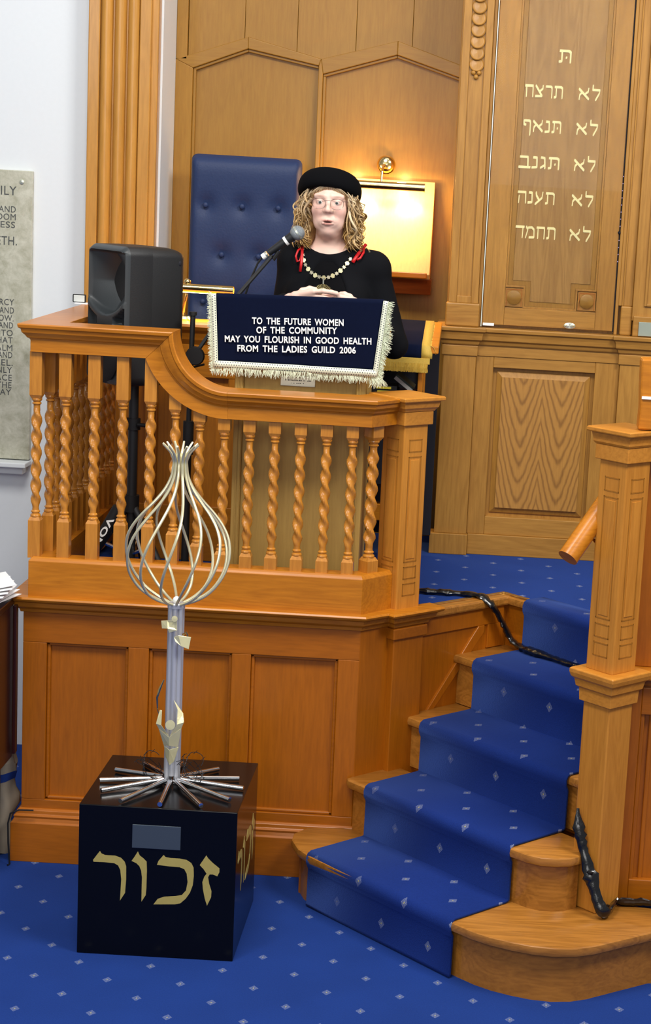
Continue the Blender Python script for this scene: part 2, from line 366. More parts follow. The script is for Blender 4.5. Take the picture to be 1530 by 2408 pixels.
# panelled back wall of the niche, built from boards, stiles and pointed frames
wall = struct(build(MB().box(-1.352, -.1, 7.612, 7.7, 0, 4.6), 'wall_back', PW['Z']))
kf = .9845
def wp(x, z): return (x * kf, H + (z - H) * kf)
XL, XR = -1.3515, -.165
apx = [wp(-1.301, 2.84), wp(-1.074, 2.93), wp(-.779, 2.878)]; apy = [wp(-.76, 2.845), wp(-.455, 2.94), wp(-.185, 2.86)]
tpx = [(-1.3515, wp(0,2.872)[1]), wp(-1.075, 2.977), wp(-.77, 2.905)]; tpy = [wp(-.77, 2.905), wp(-.455, 2.995), wp(-.165, 2.905)]
zb = .95
for a, t_ in ((apx, tpx), (apy, tpy)):
    for i in range(2):
        bd = [a[i], a[i + 1], t_[i + 1], t_[i]]
        build(MB().prismY(bd, 7.583, 7.612), 'raking_rail', PW['X'], wall, bevel=.003)
        n = .012
        build(MB().prismY([(a[i][0], a[i][1] - n), (a[i + 1][0], a[i + 1][1] - n), (a[i + 1][0], a[i + 1][1] + .001), (a[i][0], a[i][1] + .001)], 7.594, 7.612), 'moulding', PW['X'], wall, bevel=.003)
build(MB().prismY([(XL, zb), (apx[0][0], zb), apx[0], tpx[0], (XL, tpx[0][1])], 7.583, 7.612), 'stile', PW['Z'], wall, bevel=.003)
build(MB().prismY([(apx[2][0], zb), (apy[0][0], zb), apy[0], tpy[0], apx[2]], 7.583, 7.612), 'stile', PW['Z'], wall, bevel=.003)
build(MB().prismY([(apy[2][0], zb), (XR + .05, zb), (XR + .05, tpy[2][1]), tpy[2], apy[2]], 7.583, 7.612), 'stile', PW['Z'], wall, bevel=.003)
for x0 in (apx[0][0], apy[0][0]):
    bx('moulding', PW['Z'], wall, x0, x0 + .012, 7.594, 7.612, zb, wp(0, 2.835)[1], .003)
# upper boards above the pointed frames
xs_ = [-1.305, -1.075, -.86, -.62, -.39, -.115]
for i in range(5):
    zt = min(np.interp([xs_[i], xs_[i + 1], (xs_[i] + xs_[i + 1]) / 2], [p[0] for p in tpx + tpy[1:]], [p[1] for p in tpx + tpy[1:]]))
    xa, xb = xs_[i], xs_[i + 1]
    za = np.interp(xa, [p[0] for p in tpx + tpy[1:]], [p[1] for p in tpx + tpy[1:]]); zbb = np.interp(xb, [p[0] for p in tpx + tpy[1:]], [p[1] for p in tpx + tpy[1:]])
    mids = [p for p in tpx + tpy[1:] if xa < p[0] < xb]
    build(MB().prismY([(xa + .0007, za)] + mids + [(xb - .0007, zbb), (xb - .0007, 4.6), (xa + .0007, 4.6)], 7.598, 7.612), 'veneer_board', PW['Z'], wall, bevel=.0015)
bx('stile', PW['Z'], wall, XL, -1.306, 7.583, 7.612, tpx[0][1] + .001, 4.6, .003)

# reeded pilaster at the end of the white wall
t = thing('pilaster', 'tall reeded oak pilaster between the white wall and the panelled niche', 'pilaster', (-1.49, 7.26, .935))
bx('flat_board', GW, t, -1.63, -1.36, 7.24, 7.3, 0, 4.6, .003)
bx('side_fillet', GW, t, -1.63, -1.585, 7.222, 7.24, 0, 4.6, .004)
bx('side_fillet', GW, t, -1.43, -1.385, 7.222, 7.24, 0, 4.6, .004)
for k in range(3):
    xc = -1.56 + k * .0525
    sec = [(xc + .0235 * math.cos(a), 7.24 - .026 * math.sin(a)) for a in np.linspace(0, math.pi, 13)]
    build(MB().prismZ(sec, 0, 4.6), 'reed', GW, t, smooth=True)

# marble memorial tablet with cut-off right part of its inscription and the white shelf below it
t = thing('memorial_tablet', 'grey marbled memorial tablet with dark lettering on the white wall', 'tablet', (-2.2, 7.28, 1.2))
bx('slab', M_stone, t, -2.6, -1.853, 7.272, 7.2995, 1.222, 2.383, .003)
tx = MB()
LN = [('FAMILY', -1.916, 2.285, .037, .155), ('WORDS AND', -1.918, 2.217, .026, .2), ('KINGDOM', -1.918, 2.187, .026, .155), ('BLESS', -1.92, 2.156, .026, .105),
      ('BETH.', -1.912, 2.088, .036, .105), ('MERCY', -1.921, 1.848, .026, .1), ('AND', -1.921, 1.815, .026, .058), ('SORROW.', -1.922, 1.784, .026, .14), ('AND', -1.924, 1.755, .026, .058),
      ('INTO', -1.925, 1.724, .026, .082), ('THAT', -1.925, 1.695, .026, .086), ('REALM', -1.926, 1.664, .026, .105), ('AND', -1.926, 1.635, .026, .058), ('ISRAEL.', -1.924, 1.604, .026, .13),
      ('HEAVENLY', -1.927, 1.574, .026, .165), ('PEACE', -1.927, 1.543, .026, .1), ('BY THE', -1.928, 1.513, .026, .115), ('SAY', -1.93, 1.484, .026, .06)]
for s_, xr, z, ch, wd in LN: text_on(tx, s_, xr - wd, z, xr, z, ch, 7.2718, 0)
islands(tx, 'letter', M_stone_text, t)
build(MB().lathe([(.001, .0), (.009, .0), (.009, .004), (.001, .006)], (-1.894, 7.272, 2.339), 12, np.array([[1, 0, 0], [0, 0, -1], [0, 1, 0.]])), 'fixing_stud', M_silver, t, smooth=True)
sh = struct(build(MB().box(-2.7, -1.85, 7.2, 7.3, 1.198, 1.218).box(-2.68, -1.87, 7.24, 7.3, 1.165, 1.198), 'trim_1', M_wall, bevel=.004), 'white ledge under the marble tablet', 'ledge')

# ------------------------------------------------------------------ raised platform (bema)
RS = .187; NT = 5; PZ = RS * NT
TN = [-.275, -.03, .215, .46, .705]                       # nosing positions
bema = thing('bema_platform', 'raised oak platform with recessed panels in front of the pointed wall panels', 'platform', (-.95, 6.3, 0))
def xy(s, t): v = L(s, t); return (v[0], v[1])
top = [(-1.55, 6.1), (-.42, 6.1), xy(-.06, .3), xy(-.004, .3), xy(-.004, .72), xy(.97, .72), (1.6, 5.6), (3, 5.6), (3, 7.7), (-1.345, 7.7), (-1.345, 7.215), (-1.55, 7.215)]
pm = MB().prismZ(top, .80, PZ - .012); build(pm, 'deck', WD['X'], bema)
cm = MB(); cm.add([(x, y, PZ) for x, y in top], [list(range(len(top)))], [(x, y) for x, y in top])
cm.add([(x, y, PZ) for x, y in top] + [(x, y, PZ - .012) for x, y in top], [(i, (i + 1) % len(top), len(top) + (i + 1) % len(top), len(top) + i) for i in range(len(top))], [(x, y) for x, y in top] * 2)
o = build(cm, 'carpet', M_carpet, bema); o['label'] = 'blue fitted carpet with pale diamonds'
FX0, FX1 = -1.555, -.39
# front: stiles, rails, recessed panels
pan = [(-1.473, -1.19), (-1.119, -.831), (-.765, -.463)]
Z0, Z1, ZP0, ZP1 = .187, .915, .222, .792
def fr_front(x, y, z): return (x, y, z)
bx('bottom_rail', WD['X'], bema, FX0, FX1, 6.05, 6.09, Z0, ZP0)
bx('top_rail', WD['X'], bema, FX0, FX1, 6.05, 6.09, ZP1, Z1)
ed = [FX0] + [v for p in pan for v in p] + [FX1]
for i in range(0, 8, 2): bx('stile', WD['Z'], bema, ed[i], ed[i + 1], 6.05, 6.09, ZP0, ZP1)
for a, b in pan:
    bx('panel', WD['Z'], bema, a - .01, b + .01, 6.072, 6.085, ZP0 - .01, ZP1 + .01, 0)
    mm = MB()
    for (x0, x1, z0, z1) in ((a, b, ZP1 - .012, ZP1), (a, b, ZP0, ZP0 + .012), (a, a + .012, ZP0, ZP1), (b - .012, b, ZP0, ZP1)): mm.box(x0, x1, 6.06, 6.074, z0, z1)
    build(mm, 'panel_moulding', WD['X'], bema, bevel=.004)
bx('side_board', WD['Y'], bema, FX0, FX0 + .03, 6.09, 7.215, 0, Z1, .002)
def Lf(s, t, z): return tuple(L(s, t, z))
bx('corner_board', WD['Z'], bema, -.05, 0, 0, .135, Z0, Z1, .002, Lf)
pil = build(MB().box(-.11, .03, .13, .27, 0, .90, Lf), 'pedestal', WD['Z'], bema, bevel=.003)
pm = MB().box(-.115, .04, .12, .28, .855, .895, Lf); build(pm, 'pedestal_cap', WD['Y'], bema, bevel=.004)
# ledge moulding running round the front, chamfer and pedestal (profile: out, z)
def offs(path, d):
    """offset an open XY polyline to its right-hand side"""
    out = []; p = [np.array(a, float) for a in path]
    for i in range(len(p)):
        ns = []
        if i > 0: e = p[i] - p[i - 1]; e /= np.linalg.norm(e); ns.append(np.array([e[1], -e[0]]))
        if i < len(p) - 1: e = p[i + 1] - p[i]; e /= np.linalg.norm(e); ns.append(np.array([e[1], -e[0]]))
        if len(ns) == 2: n = ns[0] + ns[1]; n = n / (n @ n) * 2; n = n
        else: n = ns[0]
        if len(ns) == 2: n = (ns[0] + ns[1]) / (1 + ns[0] @ ns[1])
        out.append(p[i] + n * d)
    return out
def sweep(path, prof, name, mat, parent, bevel=.002, inner=None, caps=True):
    secs = [[] for _ in path]
    for (o_, z) in prof:
        for i, pt in enumerate(offs(path, o_)): secs[i].append((pt[0], pt[1], z))
    return build(MB().loft(secs), name, mat, parent, bevel=bevel)
Lx = lambda s, t: tuple(L(s, t)[:2])
side = (FX0, 7.215)
pl_ = [side, (FX0, 6.05), (FX1, 6.05), Lx(0, .13), Lx(.03, .13), Lx(.03, .275), Lx(0, .275)]
sweep(pl_, [(-.03, .96), (.045, .96), (.05, .953), (.045, .945), (.03, .938), (.026, .922), (.012, .912), (.008, .9), (-.03, .9)], 'ledge', W['X'], bema, .0015)
sweep(pl_[:3] + [Lx(0, .05)], [(-.02, 0), (.03, 0), (.03, .142), (.024, .147), (.02, .158), (.022, .166), (.014, .172), (.012, .184), (.004, .19), (-.02, .19)], 'baseboard', WD['X'], bema, .0015)

# ------------------------------------------------------------------ steps
st_ = thing('staircase', 'five oak steps with a blue carpet runner climbing to the platform', 'staircase', (.1, 5.7, 0))
SW0, SW1 = .0, 1.045
def nose_tread(poly, z, name='tread', lab=None):
    """poly in (s,t); rounded slab 32 mm thick"""
    m_ = MB(); n = len(poly); c = np.mean(poly, 0)
    secs = []
    for dz, sh_ in ((0, .008), (-.004, .002), (-.016, -.001), (-.028, .002), (-.032, .008)):
        pp = offs(list(poly) + [poly[0], poly[1]], -sh_); pp = pp[1:n + 1]
        secs.append([L(a, b, z + dz) for a, b in pp])
    m_.loft(secs); return build(m_, name, TW, st_, smooth=True)
def arc(cs, ct, rs, rt, a0, a1, n=14): return [(cs + rs * math.cos(math.radians(a)), ct + rt * math.sin(math.radians(a))) for a in np.linspace(a0, a1, n)]
# polygons are ordered so that the outside lies to the right
lft1 = [(.13, -.295), (.05, -.282), (-.03, -.245), (-.075, -.2), (-.09, -.13), (-.02, -.03)]
rgt1 = [(.82, -.287), (.90, -.282), (.965, -.268), (1.03, -.243), (1.09, -.212), (1.144, -.17), (1.185, -.115), (1.207, -.056), (1.228, .06), (1.25, .179), (1.36, .36), (1.45, .5)]
P1 = [(.02, .0)] + lft1[::-1] + rgt1 + [(1.1, .3), (.9, .1)]
nose_tread(P1, RS)
ri = MB(); rp = offs(P1, -.03); rp2 = rp[1:-2]
ri.loft([[(*L(a, b)[:2], z) for a, b in [(p[0], p[1]) for p in rp2]] for z in (0, RS - .03)], closed=False, caps=False); build(ri, 'riser', wood('riser_oak', 'b4752c', '7a4814', 'X', figure=.4), st_, smooth=True)
P2 = [(-.004, .2)] + [(-.004, -.03), (.02, -.045)] + [(.82, -.045), (.88, -.04), (.93, -.022), (.965, .01), (.99, .05), (.997, .12), (.93, .2)]
nose_tread(P2, 2 * RS); rp = offs(P2, -.025)
ri = MB(); ri.loft([[L(a, b, z) for a, b in rp[1:-1]] for z in (RS, 2 * RS - .03)], closed=False, caps=False); build(ri, 'riser', TW, st_, smooth=True)
for k in (2, 3, 4):
    t0 = TN[k]; t1 = TN[k] + .27
    if k < 4: nose_tread([(-.004, t1), (-.004, t0), (.93, t0), (.93, t1)], (k + 1) * RS)
    else: nose_tread([(-.02, t0 + .05), (-.02, t0), (.93, t0), (.93, t0 + .05)], PZ + .002, 'nosing')
    bx('riser', TW, st_, -.004, .95, t0 + .022, t0 + .04, k * RS, (k + 1) * RS - .03, .001, Lf)
# body under the steps
for k in range(5): bx('step_core', WD['X'], st_, .0, .80 if k < 2 else .94, TN[k] + .045, .72, max(0, k * RS - .02), (k + 1) * RS - .033, 0, Lf)
# string wall on the left with its raking trim
sw = MB().box(-.06, -.004, .26, .76, .18, .90, Lf); build(sw, 'string_panel', WD['Z'], st_, bevel=.002)
def sprism(poly, s0, s1, nm, mat=WD['Z'], bv=.002): build(MB().prism(poly, lambda a, b: Lf(s0, a, b), lambda a, b: Lf(s1, a, b)), nm, mat, st_, bevel=bv)
sprism([(.27, .84), (.70, .84), (.70, .905), (.27, .905)], -.006, .004, 'string_rail')
sprism([(.62, .75), (.70, .75), (.70, .84), (.62, .84)], -.006, .004, 'string_stile')
sprism([(.28, .50), (.28, .47), (.60, .815), (.60, .84), (.57, .84)], -.006, .007, 'raking_trim')
bx('edge_nosing', TW, st_, -.03, .018, .30, .735, PZ - .03, PZ + .004, .008, Lf)
bx('brass_edge', M_brass, st_, -.036, -.020, .27, .732, PZ + .0045, PZ + .009, .001, Lf)
bx('brass_edge', M_brass, st_, -.024, .1, .718, .734, PZ + .0045, PZ + .009, .001, Lf)
# carpet runner
pts = [(TN[0] - .262, .003)] if 0 else []
prof = [(TN[0] - .008, .004)]
for k in range(5):
    z = (k + 1) * RS; t0 = TN[k]
    prof += [(t0 - .006, z - RS + .012), (t0 - .004, z - .05), (t0 - .014, z - .03), (t0 - .015, z - .012), (t0 - .009, z + .001), (t0 + .003, z + .007)]
    if k < 4: prof += [(TN[k + 1] - .02, z + .007), (TN[k + 1] - .008, z + .009)]
    else: prof += [(t0 + .09, z + .005)]
arcl = [0]
for a, b in zip(prof[:-1], prof[1:]): arcl.append(arcl[-1] + math.hypot(b[0] - a[0], b[1] - a[1]))
rm = MB(); ns = 2; S0, S1 = .11, .815; v = []; uv = []
for (tt, zz), al in zip(prof, arcl):
    for s_ in (S0, S1): v.append(L(s_, tt, zz)); uv.append((s_, al))
f = [(2 * i, 2 * i + 1, 2 * i + 3, 2 * i + 2) for i in range(len(prof) - 1)]
rm.add(v, f, uv); o = build(rm, 'stair_carpet', M_carpet2, st_, smooth=True, angle=70); o['label'] = 'blue carpet runner with yellow-hearted diamonds'
sd = o.modifiers.new('thick', 'SOLIDIFY'); sd.thickness = .008; sd.offset = 0

# ------------------------------------------------------------------ balustrade on the platform front
bal = thing('balustrade', 'honey oak balustrade of twisted balusters round the speaking platform', 'balustrade', (-.95, 6.07, .955))
sweep([(-1.535, 7.215), (-1.535, 6.03), (-.39, 6.03), Lx(-.005, .14)], [(-.075, .956), (.0, .956), (0, 1.083), (-.006, 1.09), (-.012, 1.096), (-.075, 1.096)], 'base_board', W['X'], bal, .0015)
# handrail swept along front: profile (y, depth below top)
RP = [(0, 0), (-.07, 0), (-.072, .004), (-.07, .014), (-.063, .018), (-.06, .03), (-.05, .04), (-.046, .047), (-.04, .05), (-.036, .056), (-.036, .096), (.036, .096), (.036, .056), (.06, .03), (.07, .014), (.07, 0)]
def rail_sec(x, z, nx, nz, y=6.07, sc=1.): return [(x + nx * d, y + a, z + nz * d) for a, d in RP]
AX = -1.055; CXr, CZr = AX + .185, 1.895
lp = [(-1.502, 7.215), (-1.502, 6.07), (AX, 6.07)]
secs = [[] for _ in lp]
for (a, d) in RP:
    oo = offs(lp, -a)
    for i, pt in enumerate(oo): secs[i].append((pt[0] - (d if i == 2 else 0), pt[1], CZr - d))
build(MB().loft(secs), 'handrail', W['X'], bal, bevel=.001)
cs = []
for k in range(25):
    t_ = k / 24; sec = []
    for a, d in RP:
        lo, hi = 0., 90.
        for _ in range(30):
            md = (lo + hi) / 2; g_ = .185 - (.185 + d) * math.cos(math.radians(md)) + (.19 + d) * math.sin(math.radians(md)); 
            if g_ < 0: lo = md
            else: hi = md
        thd = lo if d > 1e-6 else 0.; th = math.radians(thd + (90 - thd) * t_); th0 = math.radians(thd)
        P_ = lambda th: np.array([CXr - (.185 + d) * math.cos(th), CZr - (.19 + d) * math.sin(th)])
        p_ = P_(th) + (np.array([AX - d, CZr - d]) - P_(th0)) * (1 - t_) ** 2
        sec.append((p_[0] + (.0006 if k == 0 else 0), 6.07 + a, p_[1]))
    cs.append(sec)
build(MB().loft(cs), 'ramped_handrail', W['X'], bal, bevel=0, smooth=True, angle=30)
# lower straight rail with chamfer
lowpath = [(CXr, 6.07), (-.402, 6.07), tuple(L(-.055, .19)[:2])]
secs = [[] for _ in lowpath]
for (a, d) in RP:
    for i, pt in enumerate(offs(lowpath, -a)): secs[i].append((pt[0], pt[1], 1.705 - d))
build(MB().loft(secs), 'handrail', W['X'], bal, bevel=.0012)
# balusters
def turned(z0, z1):
    """double-start barley twist between two turned collars"""
    m_ = MB(); seg = 18; prof = []
    ln = z1 - z0
    col = [(.0175, 0), (.018, .004), (.0165, .008), (.0125, .011), (.0125, .013), (.0155, .016), (.0155, .019), (.0115, .023), (.011, .032)]
    zs = []; v = []
    for r, z in col: zs.append((z0 + z, r, 0))
    n = 54
    for i in range(n + 1):
        f_ = i / n; zs.append((z0 + .034 + f_ * (ln - .068), .0148, min(1, f_ * 12, (1 - f_) * 12)))
    for r, z in col[::-1]: zs.append((z1 - z, r, 0))
    for z, r, amp in zs:
        for k in range(seg):
            a = 2 * math.pi * k / seg; rr = r - (1 - amp) * .0035 * (r == .0148) + amp * .0042 * math.cos(2 * (a + 2 * math.pi * (z - z0) / .112))
            v.append((rr * math.cos(a), rr * math.sin(a), z))
    f = [(j * seg + i, j * seg + (i + 1) % seg, (j + 1) * seg + (i + 1) % seg, (j + 1) * seg + i) for j in range(len(zs) - 1) for i in range(seg)]
    return m_.add(v, f + [list(range(seg))[::-1], [(len(zs) - 1) * seg + i for i in range(seg)]])
MBAL = {}
def sqblock(m_, h, z0, z1, c0, c1):
    def ring(r, z): return [(-r, -r, z), (r, -r, z), (r, r, z), (-r, r, z)]
    k = .72
    rs = ([ring(h * k, z0)] if c0 else []) + [ring(h, z0 + (.012 if c0 else 0)), ring(h, z1 - (.012 if c1 else 0))] + ([ring(h * k, z1)] if c1 else [])
    m_.loft(rs)
def baluster(x, y, zn, zt, rot=0., big=1.):
    """zn = collar below the top block; turned part is .405 long"""
    key = (round(zn, 3), round(zt, 3), big)
    if key not in MBAL:
        m_ = MB(); sqblock(m_, .0205 * big, 1.09, zn - .408, 0, 1); sqblock(m_, .0205 * big, zn, zt, 1, 0)
        tt = turned(zn - .408, zn); vv = tt.v[0].copy(); vv[:, :2] *= big; m_.add(vv, tt.f)
        b = build(m_, 'baluster', BALW, bal, smooth=True, angle=25); MBAL[key] = b
        mv = b.data; off = ROOT[bal.name]
        for vt in mv.vertices: vt.co += Vector(off)
    else:
        b = MBAL[key].copy(); COL.objects.link(b)
    b.location = Vector((x, y, 0)) - Vector(ROOT[bal.name]); b.rotation_euler = (0, 0, rot); return b
frontx = [-1.522, -1.423, -1.325, -1.229, -1.134, -1.05, -.967, -.883, -.797, -.711, -.623, -.535, -.447]
for x in frontx:
    if x < -1.1: zt = 1.8; zn = 1.64
    elif x < CXr: zt = CZr - .19 * 1 - (0) ; zt = CZr - (.286) * math.sqrt(max(0, 1 - ((x - CXr) / .281) ** 2)) + .01; zn = {-1.05: 1.618, -.967: 1.582, -.883: 1.558}.get(x, 1.558)
    else: zt = 1.612; zn = 1.556
    if x == -1.134: zt = 1.83; zn = 1.64
    baluster(x, 6.068, zn, max(zt, zn + .02))
p = L(-.036, .052); baluster(p[0], p[1], 1.556, 1.612, math.radians(45), 1.15)
for k in range(12): baluster(-1.5, 6.165 + k * .092, 1.64, 1.8)
# newel post
def newel(parent, cs_, ct_, zb_, zt_, cap_ov, band=True, h=.055):
    fr = lambda a, b, c: Lf(cs_ + a, ct_ + b, c)
    bx('post', NW['Z'], parent, -h, h, -h, h, zb_, zt_ - .095, .004, fr)
    bx('post_neck', NW['X'], parent, -h - .012, h + .012, -h - .012, h + .012, zt_ - .1, zt_ - .052, .003, fr)
    m_ = MB()
    def ring(r, z): return [fr(-r, -r, z), fr(r, -r, z), fr(r, r, z), fr(-r, r, z)]
    o_ = h + cap_ov
    m_.loft([ring(h + .014, zt_ - .052), ring(h + .018, zt_ - .045), ring(o_ - .016, zt_ - .038), ring(o_ - .012, zt_ - .02), ring(o_ - .012, zt_ - .016), ring(o_ - .002, zt_ - .016), ring(o_, zt_ - .012), ring(o_, zt_ - .003), ring(o_ - .004, zt_)])
    build(m_, 'post_cap', NW['X'], parent, bevel=.0012)
    # slotted inlay on the two visible faces
    zlo, zhi = zb_ + .05, zt_ - .15
    segs = [(zlo, zlo + .045), (zlo + .06, zlo + .105), (zlo + .12, zhi - .06), (zhi - .045, zhi)]
    for f2 in (lambda a, b, c: fr(a, -h - b, c), lambda a, b, c: fr(h + b, a, c)):
        m2 = MB()
        for z0, z1 in segs:
            for (a0, a1, c0, c1) in ((-.03, -.026, z0, z1), (.026, .03, z0, z1), (-.03, .03, z0, z0 + .004), (-.03, .03, z1 - .004, z1)):
                m2.box(a0, a1, -.002, .0012, c0, c1, f2)
        build(m2, 'inlay_groove', wood('groove_oak', 'b07426', '7c4a14', 'Z'), parent)
        bx('inlay', NW['Z'], parent, -.02, .02, -.002, .0022, segs[2][0] + .012, segs[2][1] - .012, .001, f2)
newel(bal, -.035, .195, .955, 1.7085, .04)

# ------------------------------------------------------------------ right newel, its panel wall and rail
nr = thing('newel_post', 'square oak newel post at the foot of the steps on the right', 'post', tuple(L(.987, .178, RS)))
h = .055; cs_, ct_ = .987, .178
fr = lambda a, b, c: Lf(cs_ + a, ct_ + b, c)
bx('lower_post', NW['Z'], nr, -h, h, -h, h, RS, .9, .004, fr)
def ring(r, z): return [fr(-r, -r, z), fr(r, -r, z), fr(r, r, z), fr(-r, r, z)]
build(MB().loft([ring(h + .01, .865), ring(h + .012, .905), ring(h + .02, .912), ring(h + .024, .934), ring(h + .032, .942), ring(h + .036, .955), ring(h + .036, .966), ring(h + .032, .97)]), 'band_moulding', NW['X'], nr, bevel=.0015)
newel(nr, cs_, ct_, .968, 1.733, .034)
pw_ = thing('panelled_parapet', 'dark oak panelled parapet running right from the newel post', 'parapet', (.9, 5.52, RS))
bx('backboard', WD['Z'], pw_, .49, 1.9, 5.56, 5.6, RS, .93, .002)
bx('stile', WD['Z'], pw_, .475, .545, 5.535, 5.56, RS, .9, .003)
for x in (.545, .575): bx('panel_moulding', WD['Z'], pw_, x, x + .014, 5.54 + (x - .545) * .4, 5.562, RS + .06, .82, .004)
bx('bottom_rail', WD['X'], pw_, .545, 1.9, 5.535, 5.56, RS, RS + .07, .003)
bx('top_rail', WD['X'], pw_, .545, 1.9, 5.535, 5.56, .81, .9, .003)
bx('ledge', W['X'], pw_, .475, 1.9, 5.50, 5.6, .93, .965, .006)
bx('upper_board', WD['Z'], pw_, .50, 1.9, 5.545, 5.6, .965, 1.63, .003)
bx('parapet_rail', W['X'], pw_, .50, 1.9, 5.50, 5.62, 1.63, 1.72, .006)
cur = [(.46, 1.735), (.462, 1.80), (.458, 1.87), (.456, 1.95), (.60, 1.955), (.60, 1.735)]
build(MB().prismY(cur, 5.42, 5.5), 'rail_ramp', W['X'], pw_, bevel=.006)
o = bx('card_edge', M_paper, pw_, .464, .62, 5.415, 5.42, 1.83, 1.838, 0); o['label'] = 'thin white card edge'
# sloping grab rail behind the newel
hr = thing('grab_rail', 'sloping oak grab rail with a rounded end beside the right newel', 'handrail', tuple(L(.9, .05, 1.33)))
a = L(.905, .035, 1.325); b = L(.915, .50, 1.80); build(MB().tube([a, a + (b - a) * .5, b], .033, 20), 'rail', W['X'], hr, smooth=True)
ROOTd = (b - a) / np.linalg.norm(b - a)
m1 = a + (b - a) * .22; build(MB().tube([m1 - np.array([0, 0, .03]), m1 + np.array([.005, 0, -.055]), L(.95, .14, m1[2] - .075)], .006, 8), 'bracket', M_brass, hr, smooth=True)

# ------------------------------------------------------------------ the ark: pedestal, pilasters, doors
ark = thing('torah_ark', 'large carved oak ark with gilt Hebrew lettering on its tall door', 'ark', (.15, 7.35, PZ))
AY = 7.27
def A(name, x0, x1, y0, y1, z0, z1, ax='Z', bv=.0025, par=None): return bx(name, K[ax], par or ark, x0, x1, y0, y1, z0, z1, bv)
PEDL = [(-.19, -.058, AY), (-.058, .525, AY + .03), (.525, 1.25, AY)]
A('carcase', -.185, 1.25, AY + .06, 7.68, PZ, 4.6)
A('pilaster_foot', -.205, -.05, AY - .015, AY + .08, PZ, 1.02); A('pilaster_foot', -.05, 1.25, AY + .012, AY + .08, PZ, 1.02, 'X')
A('pedestal_pilaster', -.188, -.055, AY, AY + .08, 1.02, 1.80)
A('pedestal_pilaster', .525, 1.25, AY, AY + .08, 1.02, 1.80)
A('necking', -.195, -.05, AY - .006, AY + .05, 1.752, 1.793, 'X'); A('necking', .518, 1.25, AY - .006, AY + .05, 1.752, 1.793, 'X')
PX0, PX1, PQ0, PQ1 = .017, .428, 1.095, 1.708
A('stile', -.055, PX0, AY + .022, AY + .08, 1.02, 1.752); A('stile', PX1, .525, AY + .022, AY + .08, 1.02, 1.752)
A('rail', PX0, PX1, AY + .022, AY + .08, 1.02, PQ0, 'X'); A('rail', PX0, PX1, AY + .022, AY + .08, PQ1, 1.752, 'X'); A('frieze', -.055, .525, AY + .018, AY + .08, 1.752, 1.80, 'X')
A('panel_ground', PX0, PX1, AY + .05, AY + .07, PQ0, PQ1, 'Z', 0)
m_ = MB(); a0 = .016; bvl = .03
def rc(x0, x1, z0, z1, y): return [(x0, y, z0), (x1, y, z0), (x1, y, z1), (x0, y, z1)]
m_.loft([rc(PX0 + a0, PX1 - a0, PQ0 + a0, PQ1 - a0, AY + .05), rc(PX0 + a0, PX1 - a0, PQ0 + a0, PQ1 - a0, AY + .044), rc(PX0 + a0 + bvl, PX1 - a0 - bvl, PQ0 + a0 + bvl, PQ1 - a0 - bvl, AY + .03)])
build(m_, 'raised_panel_edge', K['Z'], ark, bevel=.001)
o = build(MB().box(PX0 + a0 + bvl - .008, PX1 - a0 - bvl + .008, AY + .0285, AY + .031, PQ0 + a0 + bvl - .008, PQ1 - a0 - bvl + .008), 'raised_panel', veneermat((PX0 + PX1) / 2 - .15, PX1 - PX0 - 2 * a0 - 2 * bvl), ark)
o['label'] = 'bookmatched panel with arched grain'
# cornice of the pedestal
cp = [(-.19, 7.6), (-.19, AY), (-.055, AY), (-.055, AY + .018), (.523, AY + .018), (.523, AY), (1.25, AY)]
def sweepK(path, prof, name, mat=K['X'], parent=ark, bevel=.0012):
    secs = [[] for _ in path]
    for (o_, z) in prof:
        for i, pt in enumerate(offs(path, o_)): secs[i].append((pt[0], pt[1], z))
    return build(MB().loft(secs), name, mat, parent, bevel=bevel)
sweepK(cp, [(-.05, 1.868), (.032, 1.868), (.034, 1.864), (.033, 1.852), (.026, 1.848), (.022, 1.835), (.02, 1.818), (.012, 1.812), (.008, 1.80), (.004, 1.795), (-.05, 1.795)], 'pedestal_cornice')
# upper stage
UZ = 1.868
A('pilaster_base', -.188, -.052, AY + .0, AY + .06, UZ, 1.962, 'X', .006); A('pilaster_base', .515, .562, AY + .02, AY + .06, UZ, 1.985, 'X', .006)
A('upper_pilaster', -.178, -.06, AY + .018, AY + .06, 1.962, 4.6)
m_ = MB(); mx0, mx1, mz = -.147, -.088, 1.975
for (x0, x1, z0, z1) in ((-.178, mx0, 1.962, 4.6), (mx1, -.06, 1.962, 4.6), (mx0, mx1, 1.962, mz + .015)): m_.box(x0, x1, AY + .008, AY + .02, z0, z1)
build(m_, 'sunk_border', K['Z'], ark, bevel=.002)
for k in range(17):                                       # carved overlapping scales
    z = 2.895 + k * .044
    tl = math.radians(13); ct_, st2 = math.cos(tl), math.sin(tl)
    Ms = np.array([[1, 0, 0], [0, st2, -ct_], [0, ct_, st2]])
    build(MB().lathe([(.0001, -.004), (.029, -.004), (.029, .001), (.0265, .003), (.0235, .0012), (.02, .0012), (.0001, .0035)], (-.118, AY + .0145, z), 26, Ms), 'carved_scale', K['Z'], ark, smooth=True)
for dx in (-.011, .011, 0): build(MB().sphere((-.118 + dx, AY + .014, 2.862 if dx else 2.846), .010, 10, 6), 'carved_bead', K['Z'], ark, smooth=True)
